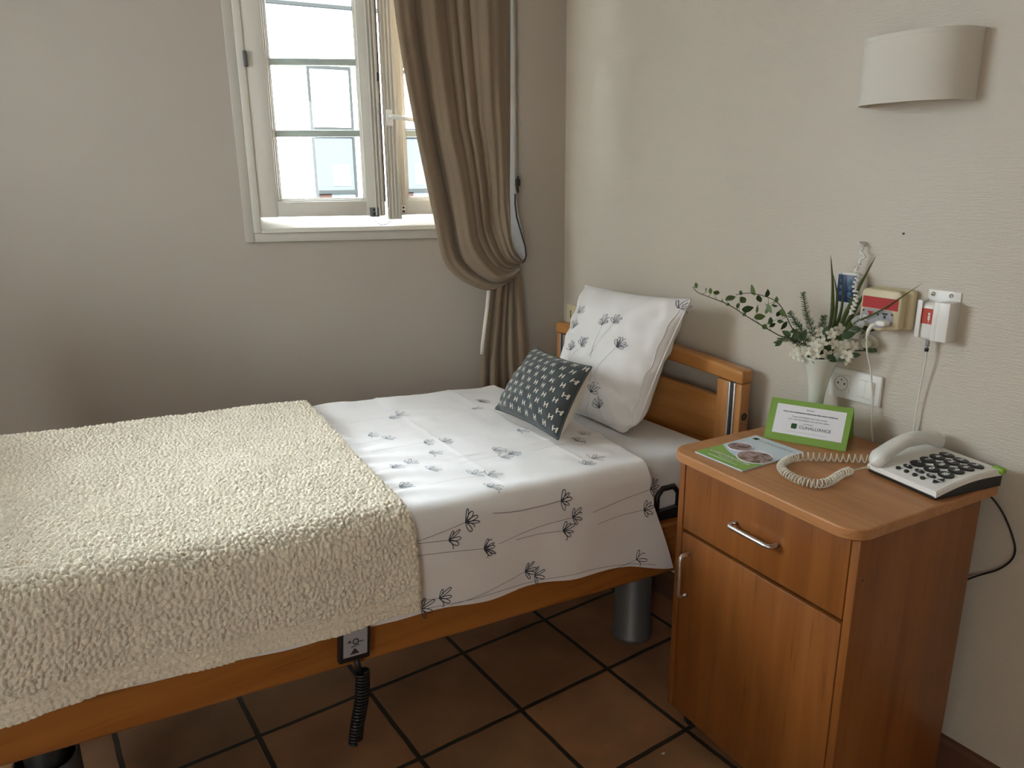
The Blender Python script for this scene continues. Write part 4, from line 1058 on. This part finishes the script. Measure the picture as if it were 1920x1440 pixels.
# curly cord, in cabinet coordinates -> phone coordinates
inv = (Matrix.Translation(cw(.292, .270, TOPZ)) @ rotz(A_PH)).inverted()
cpath = [(.302, .280, .016), (.287, .225, .010), (.290, .190, .012), (.300, .150, .012), (.308, .118, .012), (.300, .088, .011), (.268, .072, .011), (.225, .078, .011), (.190, .100, .011), (.172, .135, .011), (.166, .170, .012), (.178, .205, .012), (.202, .238, .012), (.232, .272, .013), (.285, .322, .018)]
def catmull(P, n=14):
    P = [Vector(p) for p in P]; out = []
    for i in range(len(P) - 1):
        p0 = P[max(i - 1, 0)]; p1 = P[i]; p2 = P[i + 1]; p3 = P[min(i + 2, len(P) - 1)]
        for k in range(n):
            t = k / n; out.append(0.5 * ((2 * p1) + (p2 - p0) * t + (2 * p0 - 5 * p1 + 4 * p2 - p3) * t * t + (3 * p1 - p0 - 3 * p2 + p3) * t ** 3))
    out.append(P[-1]); return out
def coil_tube(path, r_coil, r_wire, pitch_fn, parent, mat, name='curly_cord', start=0.0, end=1.0, xf=None, ns=14):
    pts = catmull(path, 20); L = [0.0]
    for a, b_ in zip(pts, pts[1:]): L.append(L[-1] + (b_ - a).length)
    tot = L[-1]; out = []; ds = .0004; ph_ = 0; s = 0; j = 0; prev = None
    while s < tot:
        while j < len(L) - 2 and L[j + 1] < s: j += 1
        f = (s - L[j]) / max(L[j + 1] - L[j], 1e-9); p = pts[j].lerp(pts[j + 1], f); t = (pts[j + 1] - pts[j]).normalized()
        up = Vector((0, 0, 1)) if abs(t.z) < .9 else Vector((1, 0, 0)); sd_ = t.cross(up).normalized(); u2 = sd_.cross(t)
        q = s / tot; rr = r_coil * min(1, max(0, (q - start) / .02), max(0, (end - q) / .02))
        pt = p + (sd_ * math.cos(ph_) + u2 * math.sin(ph_)) * rr
        out.append(pt if xf is None else xf @ pt)
        pitch = pitch_fn(q); step = 2 * PI / ns; ph_ += step if rr > 0 else 0; s += pitch / ns if rr > 0 else .004
    out.append(pts[-1] if xf is None else xf @ pts[-1])
    return MB().tube(out, r_wire, 6).build(name, mat, parent)
def cab_to_ph(p): return inv @ cw(p[0], p[1], TOPZ + p[2])
cp2 = [cab_to_ph(p) for p in cpath]
coil_tube(cp2, .0092, .0017, lambda q: .0110 if q < .30 else (.0085 if q < .66 else (.0135 if q < .98 else .02)), ph, plain('ivory_cord', (.66, .62, .52), .4), start=.09, end=.995)

ln_ = thing('telephone_line', 'thin black cable looping down the wall from the telephone to behind the cabinet', 'cable', CORNER, A_WALL)
MB().tube(catmull([(1.640, -.095, .824), (1.668, -.06, .805), (1.700, -.03, .760), (1.728, -.015, .700), (1.738, -.012, .655), (1.715, -.012, .610), (1.665, -.015, .565), (1.60, -.02, .50)]), .0022, 8).build('cable', m_dark, ln_)

# ================================================================== vase and bouquet
VX = cw(.030, .398, TOPZ); A_V = -math.atan2(VX.x, VX.y)
va = thing('vase', 'white flared ceramic vase holding artificial flowers, behind the welcome card', 'vase', VX, A_V)
prof = [(0, .001), (.036, .001), (.038, .006), (.030, .016), (.020, .026), (.0175, .04), (.0185, .07), (.022, .11), (.029, .15), (.040, .185), (.050, .205), (.053, .211), (.051, .211), (.038, .188), (.027, .152), (.019, .11), (.015, .07), (.014, .04), (0, .035)]
MB().lathe(prof, (0, 0, 0), 40).build('vase_body', m_vase, va)
KPX = .00146; RIM = .206
def vp(px, py, dy=0.0): return Vector(((px - 1540) * KPX, dy, RIM + (660 - py) * KPX))
def root_pt(): return Vector((0, 0, .10))
def plant(name, label, cat, group=None): return thing(name, label, cat, VX, A_V, group)
def leaf_mesh(mb, base, tip, width, nrm=None, fold=.2, mi=0, n=7, drop=.15):
    base = Vector(base); tip = Vector(tip); d = tip - base; L_ = d.length; d.normalize()
    nrm = Vector(nrm) if nrm is not None else Vector((0, -1, .3)); sd_ = d.cross(nrm)
    sd_ = sd_.normalized() if sd_.length > 1e-4 else d.orthogonal().normalized(); nr = sd_.cross(d).normalized()
    V = []; F = []
    for i in range(n):
        q = i / (n - 1); w = width * math.sin(PI * min(1, q * .94 + .06) ** .85) * .5
        c_ = base + d * L_ * q + nr * (-drop * L_ * q * q)
        V += [c_ + sd_ * w + nr * fold * w, c_, c_ - sd_ * w + nr * fold * w]
    for i in range(n - 1):
        a = i * 3; F += [[a, a + 1, a + 4, a + 3], [a + 1, a + 2, a + 5, a + 4]]
    mb.add(V, F, mi, True)
def vine(label, path, leaves, seed):
    t = plant('leafy_vine', label, 'vine', 'leafy vines in the vase'); rn = random.Random(seed)
    pts = catmull([root_pt()] + [vp(*p) for p in path], 8)
    MB().tube(pts, [.0017 - .0009 * i / len(pts) for i in range(len(pts))], 6).build('stem', m_stem, t)
    for (x, y, sz, a) in leaves:
        sz *= 1.2
        c_ = vp(x, y, rn.uniform(-.02, .02)); near = min(pts, key=lambda p: (p - c_).length)
        tip_d = Vector((math.cos(a), 0, math.sin(a))); m = MB()
        b0 = c_ - tip_d * sz * .5; b0.y = near.y * .5
        leaf_mesh(m, b0, c_ + tip_d * sz * .5 + Vector((0, rn.uniform(-.006, .006), 0)), sz * .62, (rn.uniform(-.4, .4), -1, rn.uniform(-.5, .5)))
        m.tube([near, b0], .0006, 5); m.build('leaf', rn.choice([m_leaf, m_leaf, m_leaf2]), t)
D = math.radians
vine('long leafy vine reaching far left from the vase, lower of two', [(1500, 640, 0), (1465, 622, -.02), (1415, 592, -.04), (1380, 570, -.05), (1345, 556, -.06), (1322, 548, -.06), (1313, 538, -.06)],
     [(1314, 538, .014, D(120)), (1331, 549, .010, D(150)), (1341, 547, .014, D(110)), (1353, 552, .016, D(-20)), (1378, 560, .022, D(20)), (1400, 565, .024, D(-60)), (1374, 574, .012, D(-40)), (1390, 573, .013, D(110)), (1410, 578, .026, D(10)), (1432, 592, .024, D(10)), (1440, 612, .020, D(-120)), (1425, 580, .010, D(100)), (1450, 598, .016, D(100)), (1360, 566, .013, D(190)), (1404, 588, .010, D(60)), (1455, 606, .014, D(30))], 1)
vine('arching leafy vine on the left of the vase, upper of two', [(1515, 645, 0), (1490, 616, .01), (1470, 580, .01), (1455, 563, 0), (1435, 555, 0), (1410, 551, 0), (1385, 555, 0)],
     [(1413, 545, .026, D(130)), (1427, 562, .020, D(-70)), (1441, 549, .018, D(80)), (1393, 551, .012, D(120)), (1446, 577, .020, D(-60)), (1439, 571, .010, D(170)), (1455, 571, .012, D(0)), (1442, 582, .014, D(-110)), (1462, 588, .018, D(-110)), (1470, 585, .020, D(-50)), (1457, 560, .014, D(95)), (1449, 603, .014, D(45)), (1467, 600, .014, D(0)), (1474, 607, .018, D(-120))], 2)
def rosemary(label, path, seed, ln=.018):
    t = plant('rosemary_sprig', label, 'sprig', 'rosemary sprigs in the vase'); rn = random.Random(seed)
    pts = catmull([root_pt()] + [vp(*p) for p in path], 10); n0 = int(len(pts) * .38)
    MB().tube(pts, .0012, 6).build('stem', m_stem, t)
    m = MB()
    for i in range(n0, len(pts)):
        q = (i - n0) / (len(pts) - n0)
        for k in range(6):
            a = rn.uniform(0, 2 * PI); tg = (pts[min(i + 1, len(pts) - 1)] - pts[max(i - 1, 0)]).normalized(); s_ = tg.orthogonal().normalized(); u_ = tg.cross(s_)
            dr_ = (s_ * math.cos(a) + u_ * math.sin(a)) * 1.0 + tg * .55; leaf_mesh(m, pts[i], pts[i] + dr_.normalized() * ln * rn.uniform(.8, 1.2) * (1 - .45 * q), .0020, None, 0, 0, 3, .1)
    m.build('needles', m_rosem, t)
rosemary('tallest green rosemary sprig in the middle of the vase', [(1530, 650, -.01), (1520, 605, -.02), (1510, 580, -.02), (1501, 545, -.02)], 1)
rosemary('rosemary sprig leaning left between the vines and tallest sprig', [(1525, 650, -.02), (1508, 615, -.03), (1495, 597, -.03), (1482, 580, -.03)], 2)
rosemary('short rosemary sprig beside the long grass blades', [(1535, 650, -.01), (1537, 620, -.01), (1538, 600, -.01), (1540, 585, -.01)], 3)
rosemary('low bushy rosemary sprig hanging over the left rim of the vase', [(1525, 648, -.03), (1500, 628, -.05), (1478, 622, -.06), (1466, 632, -.06)], 4, .016)
rosemary('short rosemary sprig close under the leaning one', [(1528, 650, -.02), (1512, 625, -.04), (1500, 612, -.05), (1490, 608, -.05)], 5, .016)
def blade(label, path, w):
    t = plant('grass_blade', label, 'grass blade', 'long grass blades in the vase')
    pts = catmull([root_pt()] + [vp(*p) for p in path], 10); V = []; F = []; n = len(pts)
    for i, p in enumerate(pts):
        q = i / (n - 1); ww_ = 2.1 * w * min(1, .5 + q * 1.5) * (1 - q ** 2.2) + .0004; tg = (pts[min(i + 1, n - 1)] - pts[max(i - 1, 0)]).normalized(); s_ = tg.cross(Vector((.25, -1, 0))).normalized(); nb = s_.cross(tg)
        V += [p + s_ * ww_ / 2 + nb * ww_ * .2, p, p - s_ * ww_ / 2 + nb * ww_ * .2]
    for i in range(n - 1):
        a = i * 3; F += [[a, a + 1, a + 4, a + 3], [a + 1, a + 2, a + 5, a + 4]]
    o = MB().add(V, F, 0, True).build('blade', m_grass, t); sl = o.modifiers.new('thickness', 'SOLIDIFY'); sl.thickness = .0006
blade('tall upright grass blade, leftmost of the long blades', [(1545, 650, 0), (1552, 600, .01), (1549, 540, .01), (1540, 478, .01)], .0075)
blade('grass blade leaning beside the leftmost upright blade', [(1548, 650, 0), (1556, 600, 0), (1557, 550, 0), (1547, 510, 0)], .006)
blade('shorter upright grass blade with tip between the two tallest blades', [(1552, 650, 0), (1562, 600, .01), (1567, 560, .01), (1560, 506, .01)], .0055)
blade('tall grass blade crossing in front of the blue keypad', [(1552, 650, 0), (1570, 590, -.01), (1590, 530, -.015), (1611, 476, -.015)], .0075)
blade('wide grass blade just right of the keypad one', [(1555, 650, 0), (1576, 600, 0), (1592, 560, 0), (1606, 530, 0)], .0085)
blade('thin long grass blade stretching right over the cream call box', [(1558, 650, 0), (1582, 598, -.03), (1627, 561, -.07), (1682, 508, -.11)], .0040)
blade('curved grass blade arching over to the right and drooping', [(1558, 650, -.01), (1580, 600, -.01), (1600, 575, -.01), (1618, 592, -.01)], .006)
def rose(label, px, py, dy, size, mat, seed, tilt=0.0):
    t = plant('rose', label, 'rose', 'roses in the vase'); c_ = vp(px, py, dy); rn = random.Random(seed)
    MB().tube(catmull([root_pt(), vp(1548, 655, 0), c_ + Vector((0, 0, -size * .5))], 6), .0018, 6).build('stem', m_leaf2, t)
    ax = Vector((math.sin(tilt), -.60, math.cos(tilt))).normalized(); s0_ = ax.orthogonal().normalized(); s1_ = ax.cross(s0_)
    m = MB()
    for ring, (cnt, rad, opn, hh) in enumerate(((3, .16, .05, 1.0), (4, .29, .16, .98), (5, .40, .28, .94), (6, .48, .45, .86))):
        for k in range(cnt):
            a0 = 2 * PI * k / cnt + ring * .7 + rn.uniform(-.2, .2); V = []; F = []; nu_, nv_ = 7, 6
            for i in range(nu_):
                for j in range(nv_):
                    u = (i / (nu_ - 1) - .5) * (2.4 * PI / cnt if ring else 2.6); q = j / (nv_ - 1)
                    r_ = size * (.12 + rad * math.sin(q * PI / 2) * (1 + opn * q * q * .55)) * (1 - .10 * abs(u)); h_ = size * (hh * q ** .8 - .55 * opn * max(0, q - .7) - .22 * (u / 1.6) ** 2 * q - .35)
                    V.append(c_ + (s0_ * math.cos(a0 + u) + s1_ * math.sin(a0 + u)) * r_ + ax * h_)
            for i in range(nu_ - 1):
                for j in range(nv_ - 1): a = i * nv_ + j; F.append([a, a + 1, a + nv_ + 1, a + nv_])
            m.add(V, F, 0, True)
    m.build('petals', mat, t)
    lf = MB()
    for k in range(3):
        a = rn.uniform(0, 2 * PI); d_ = Vector((math.cos(a), math.sin(a) * .5, -.2)); leaf_mesh(lf, c_ - ax * size * .4, c_ - ax * size * .4 + d_ * size * 1.1, size * .5)
    lf.build('sepals', m_leaf2, t)
rose('ivory rose hanging right of the vase rim', 1612, 628, -.02, .034, m_petal, 1, .5)
rose('white rose above the ivory one, right of the blades', 1600, 592, -.03, .030, m_petalw, 2, -.3)
rose('large ivory rose behind the grass blades, in front of the keypad', 1586, 556, .03, .040, m_petal, 3, 0)
def hydrangea(label, specs, seed):
    t = plant('hydrangea', label, 'hydrangea'); rn = random.Random(seed)
    MB().tube(catmull([root_pt(), vp(1540, 655, -.01), vp(1548, 640, -.04)], 6), .002, 6).build('stem', m_leaf2, t)
    for (px, py, dy) in specs:
        c_ = vp(px, py, dy); ax = Vector((rn.uniform(-.5, .5) + (px - 1548) * .012, -1, rn.uniform(-.1, .7))).normalized(); s0_ = ax.orthogonal().normalized(); s1_ = ax.cross(s0_)
        m = MB(); a0 = rn.uniform(0, PI); sz = rn.uniform(.0125, .0155); npet = 5
        for k in range(npet):
            a = a0 + 2 * PI * k / npet; d_ = s0_ * math.cos(a) + s1_ * math.sin(a)
            V = []; F = []
            for i in range(6):
                q = i / 5; w = sz * .40 * math.sin(PI * (q ** 1.3 * .86 + .12)) ** .7; p = c_ + d_ * sz * (q * 1.15 + .08) + ax * (sz * .35 * math.sin(q * PI * .8)); sd_ = d_.cross(ax)
                V += [p + sd_ * w + ax * w * .35, p, p - sd_ * w + ax * w * .35]
            for i in range(5): b0 = i * 3; F += [[b0, b0 + 1, b0 + 4, b0 + 3], [b0 + 1, b0 + 2, b0 + 5, b0 + 4]]
            m.add(V, F, 0, True)
        m.build('floret', m_petal, t)
rn = random.Random(9); specs = []
for (x, y) in [(1505, 645), (1513, 664), (1522, 632), (1530, 652), (1536, 618), (1543, 636), (1548, 656), (1553, 616), (1560, 634), (1566, 612), (1572, 652), (1578, 636), (1586, 654), (1590, 638), (1518, 650), (1500, 656), (1566, 644), (1583, 664), (1529, 640)]:
    specs.append((x + rn.uniform(-3, 3), y - 6, -.030 + rn.uniform(-.02, .012)))
hydrangea('cluster of small ivory hydrangea florets over the vase rim', specs, 4)
lf = plant('leaf_spray', 'dark green leaves tucked among the ivory flowers at the vase rim', 'leaves'); rn = random.Random(21)
MB().tube([root_pt(), vp(1545, 655, 0), vp(1550, 640, -.02)], .0016, 6).build('stem', m_leaf2, lf)
for (x, y, a, s_) in [(1582, 610, 20, .036), (1560, 655, -30, .030), (1575, 655, 200, .024), (1480, 615, 150, .026), (1495, 622, 100, .030), (1468, 635, 220, .022), (1508, 615, 60, .030), (1532, 662, -60, .020), (1598, 645, 10, .022), (1545, 605, 70, .026)]:
    m = MB(); c_ = vp(x, y, -.045); d_ = Vector((math.cos(D(a)), 0, math.sin(D(a)))); leaf_mesh(m, c_ - d_ * s_ / 2, c_ + d_ * s_ / 2, s_ * .6); m.build('leaf', m_leaf2, lf)

# ================================================================== things on the right wall (local x along wall, -y into the room)
def wthing(name, label, cat, a, z, group=None): return thing(name, label, cat, wp(a, 0, z), A_WALL, group)
# wall lamp
lm = wthing('wall_lamp', 'ivory fabric wall lamp with curved shade high on the right wall', 'wall lamp', 1.372, 1.645)
n = 40; V = []; F = []; out_ = []
for k in range(n + 1):
    th = PI - PI * k / n; x = .127 * math.copysign(abs(math.cos(th)) ** (2 / 2.5), math.cos(th)); y = -.108 * abs(math.sin(th)) ** (2 / 2.5); out_.append((x, y - .001))
H_ = .145
def strip(mb, pts, z0_, z1_, th=.0015):
    inn = [(p[0] * .985, p[1] * .985) for p in pts]; V = []; F = []; n_ = len(pts)
    for (x, y) in pts: V += [(x, y, z0_), (x, y, z1_)]
    for (x, y) in inn: V += [(x, y, z0_), (x, y, z1_)]
    for i in range(n_ - 1):
        a = 2 * i; c_ = 2 * n_ + 2 * i
        F += [[a, a + 2, a + 3, a + 1], [c_, c_ + 1, c_ + 3, c_ + 2], [a, c_, c_ + 2, a + 2], [a + 1, a + 3, c_ + 3, c_ + 1]]
    mb.add(V, F, 0, True)
m = MB(); strip(m, out_, 0, H_); mod_edge(m.build('shade', m_shade, lm), 50)
o2 = [(p[0] * 1.008, p[1] * 1.008) for p in out_]
for za, zb_ in ((-.0005, .009), (H_ - .009, H_ + .0005)):
    m = MB(); strip(m, o2, za, zb_); mod_edge(m.build('shade_trim', m_shade, lm), 50)
m = MB(); m.box(-.05, .05, -.012, 0, .03, .11, bev=.003); m.lathe([(0, 0), (.014, 0), (.014, .04), (0, .04)], (0, -.035, .05), 16); m.tube([(0, -.01, .06), (0, -.035, .06)], .006, 8); m.build('back_plate', m_white, lm)
m = MB().lathe([(.010, 0), (.012, .01), (.024, .03), (.026, .045), (.018, .062), (0, .068)], (0, -.035, .088), 20); m.build('bulb', m_petalw, lm)
# double outlet
def plate(mb, x0, x1, z0_, z1_, y=-.010, bev=.004): mb.box(x0, x1, y, 0, z0_, z1_, bev=bev)
so = wthing('wall_socket', 'white double wall plate with socket and twin switch above the cabinet', 'wall socket', 1.300, .950)
m = MB(); plate(m, -.074, .074, -.041, .041); m.build('cover_plate', m_whiteb, so)
m = MB(); m.box(-.058, -.014, -.0135, -.009, -.022, .024, bev=.001); sk = m.build('socket_module', m_whiteb, so)
m = MB(); ring = [(-.036 + .0195 * math.cos(a), -.0142, .001 + .0195 * math.sin(a)) for a in np.linspace(0, 2 * PI, 30)]; m.tube(ring, .0007, 5); m.build('socket_ring', m_lgrey, sk)
m = MB(); m.disc((-.0455, -.0140, .001), .0027, 'y', 14); m.disc((-.0265, -.0140, .001), .0027, 'y', 14); m.disc((-.036, -.0140, .011), .0022, 'y', 14); m.build('socket_holes', m_dark, sk)
m = MB(); m.box(.012, .0338, -.0150, -.009, -.024, .022, bev=.0015); m.build('rocker_switch', m_whiteb, so)
m = MB(); m.box(.0345, .0565, -.0165, -.009, -.024, .022, bev=.0015); m.build('rocker_switch', m_whiteb, so)
s2 = wthing('wall_socket', 'cream wall plate half hidden behind the white pillow', 'wall socket', .070, .956)
m = MB(); plate(m, -.040, .040, -.038, .038); m.build('cover_plate', m_cream_p, s2)
m = MB(); m.box(-.012, -.009, -.0115, -.009, -.012, .018); m.build('slot', m_dark, s2)
# nurse call box
nc = wthing('nurse_call_box', 'aged cream call box with red panel and plugged lead on the right wall', 'call box', 1.372, 1.168)
m = MB(); m.box(-.050, .062, -.022, 0, -.048, .052, bev=.010, seg=3); m.build('back_shell', m_cream_p, nc)
def front_shape(x0, x1, z0_, z1_, dip):
    p = [(x0, z0_ + dip), ((x0 * .5 + x1 * .5), z0_), (x1, z0_ + dip), (x1, z1_ - .012), (x1 - .004, z1_ - .004), (x1 - .012, z1_), (x0 + .012, z1_), (x0 + .004, z1_ - .004), (x0, z1_ - .012)]
    return p
bm = bmesh.new(); pp = front_shape(-.056, .049, -.054, .050, .012); vs = [bm.verts.new((x, -.024, z)) for x, z in pp]; f = bm.faces.new(vs)
r = bmesh.ops.extrude_face_region(bm, geom=[f]); bmesh.ops.translate(bm, verts=[v for v in r['geom'] if isinstance(v, bmesh.types.BMVert)], vec=(0, -.026, 0)); bmesh.ops.bevel(bm, geom=bm.edges[:], offset=.005, segments=3, profile=.5, affect='EDGES')
MB().bm(bm, 0, None, True).build('front_shell', m_cream_p, nc)
m = MB(); m.box(-.050, .042, -.0512, -.0495, .002, .030); m.build('red_panel', m_red, nc, 'deep red blank panel')
m = MB(); m.prism([(-.050, -.034), (-.004, -.046), (.032, -.036), (.034, -.030), (.034, -.008), (.026, 0), (-.044, 0), (-.050, -.010)], -.0510, -.0495, 'y'); m.build('grey_panel', m_lgrey, nc)
m = MB()
for (x, z) in ((-.045, -.006), (.030, -.008), (-.006, -.012)): m.disc((x, -.0514, z), .0028, 'y', 12)
m.add([(x, -.0516, z) for x, z in ((.004, -.006), (.020, -.006), (.018, -.011), (.006, -.011))], [[0, 1, 2, 3]]); m.disc((.012, -.0515, -.016), .004, 'y', 12)
m.build('black_symbols', m_dark, nc)
m = MB(); m.add([(x, -.0516, z) for x, z in ((-.034, -.006), (-.018, -.006), (-.020, -.011), (-.032, -.011))], [[0, 1, 2, 3]]); m.disc((-.026, -.0516, -.014), .0045, 'y', 12); m.build('red_symbol', m_red, nc)
m = MB()
for z in (-.020, -.025, -.030): m.box(-.044, -.034, -.0516, -.051, z - .0015, z + .0015)
m.build('white_marks', m_whiteb, nc)
m = MB(); m.box(.004, .030, -.078, -.050, -.036, -.022, bev=.006, seg=3); m.tube([(.008, -.070, -.030), (.000, -.082, -.036), (-.006, -.083, -.048), (-.009, -.081, -.066)], [.0055, .0052, .0045, .0036], 10); m.build('plug', m_whiteb, nc)
pts = [(-.009, -.081, -.062), (-.012, -.07, -.10), (-.010, -.045, -.16), (-.007, -.026, -.24), (-.004, -.024, -.30), (.004, -.016, -.36), (.008, -.012, -.42), (.01, -.012, -.55)]
MB().tube(catmull(pts, 8), .0021, 8).build('lead', m_white, nc)
# handset holder
hh_ = wthing('handset_holder', 'white folded metal wall bracket with two side flaps, right of the call box', 'bracket', 1.487, 1.168)
m = MB(); m.box(-.030, .046, -.003, 0, -.052, .058, bev=.001); m.build('back_plate', m_whiteb, hh_)
m = MB(); m.box(.020, .046, -.0445, -.002, -.055, .036, bev=.0012); m.build('right_flap', m_whiteb, hh_)
m = MB(); m.box(.009, .0205, -.0445, -.0425, -.055, .036, bev=.0006); m.build('front_lip', m_whiteb, hh_)
m = MB(); m.box(-.030, -.028, -.0445, -.002, -.052, .036, bev=.0006); m.box(-.030, -.018, -.0445, -.0425, -.052, .036, bev=.0006); m.build('left_flap', m_whiteb, hh_)
for x in (-.018, .024): MB().lathe([(0, -.0075), (.004, -.0065), (.0055, -.0035), (.0055, -.003)], (x, 0, .048), 16, 0, 'y').build('screw', m_chrome, hh_)
ch = wthing('call_handset', 'white pendant call handset with orange-red label sitting in the bracket', 'call handset', 1.483, 1.160)
m = MB(); m.box(-.0215, .0185, -.040, -.010, -.050, .040, bev=.012, seg=4); m.build('body', m_whiteb, ch)
m = MB(); m.box(-.017, .012, -.0408, -.0398, -.010, .026); lb = m.build('red_label', m_redo, ch)
m = MB(); m.disc((.003, -.0411, .014), .003, 'y', 12); m.box(.0005, .0055, -.0412, -.0408, .000, .010); m.box(.0022, .0038, -.0412, -.0408, -.006, .0); m.build('figure_symbol', m_whiteb, lb)
m = MB(); m.tube([(0, -.025, -.048), (0, -.025, -.066)], .0045, 10); m.tube([(0, -.025, -.064), (-.0005, -.025, -.072)], .003, 8); m.build('strain_relief', m_lgrey, ch)
m = MB(); m.tube([(0, -.025, -.070), (-.0005, -.025, -.078)], .0048, 10); m.build('black_collar', m_dark, ch)
MB().tube(catmull([(0, -.025, -.076), (.001, -.024, -.10), (-.003, -.020, -.14), (-.008, -.016, -.20), (-.010, -.013, -.27), (-.008, -.012, -.36), (-.006, -.012, -.52)], 8), .0021, 8).build('lead', m_white, ch)
# blue keypad remote in its wall cradle
rc = wthing('wall_keypad_remote', 'white remote with navy keypad hanging on the wall behind the flowers', 'remote control', 1.262, 1.165)
m = MB(); m.box(-.034, .040, -.022, 0, -.090, .078, bev=.010, seg=3); m.build('cradle', m_white, rc)
m = MB(); m.box(-.032, .030, -.034, -.020, -.070, .082, bev=.008, seg=3); m.build('body', m_white, rc)
m = MB(); m.box(-.026, .024, -.0352, -.0335, .006, .076, bev=.0005); kp = m.build('navy_keypad', m_blue, rc)
for (x, z) in ((-.014, .060), (.010, .060), (-.014, .044), (.010, .044), (-.014, .028), (.010, .028)):
    MB().lathe([(0, -.0375), (.004, -.037), (.0055, -.0352)], (x, 0, z), 16, 0, 'y').build('button', m_teal, kp)
# hanging coiled lead with upper hook
cl_ = wthing('coiled_lead', 'white tangled coiled lead hanging above the navy keypad remote', 'coiled cord', 1.276, 1.320)
m = MB(); m.lathe([(0, -.016), (.006, -.014), (.006, 0)], (0, 0, 0), 14, 0, 'y'); m.build('wall_hook', m_white, cl_)
pth = [(-.002, -.018, .004), (.006, -.02, -.010), (.014, -.022, -.028), (.010, -.022, -.048), (.004, -.026, -.064), (.014, -.034, -.082), (.014, -.042, -.104), (.024, -.046, -.130), (.022, -.050, -.155), (.018, -.052, -.175)]
coil_tube([Vector(p) for p in pth], .0048, .0027, lambda q: .026 if q < .4 else .0105, cl_, m_whiteb, 'coiled_lead', 0.0, 1.0, None, 12)
scw = wthing('wall_screw', 'small grey screw head left in the bare right wall', 'screw', 1.375, 1.350)
MB().lathe([(0, -.0035), (.0022, -.003), (.0032, 0)], (0, 0, 0), 14, 0, 'y').build('screw_head', m_grey, scw)

# small marks
m = MB(); m.lathe([(0, .0012), (.0022, .001), (.0026, 0)], (X1 - .0002, .022, .702), 12, 0, 'x'); m.build('screw_hole', m_dark, cab)
crumb = thing('crumb', 'tiny white crumb lying on the floor tile left of the cabinet', 'crumb', (.395, 1.681, 0), .4)
MB().box(-.005, .005, -.0022, .0022, 0, .0016, bev=.0007).build('crumb_body', m_whiteb, crumb)
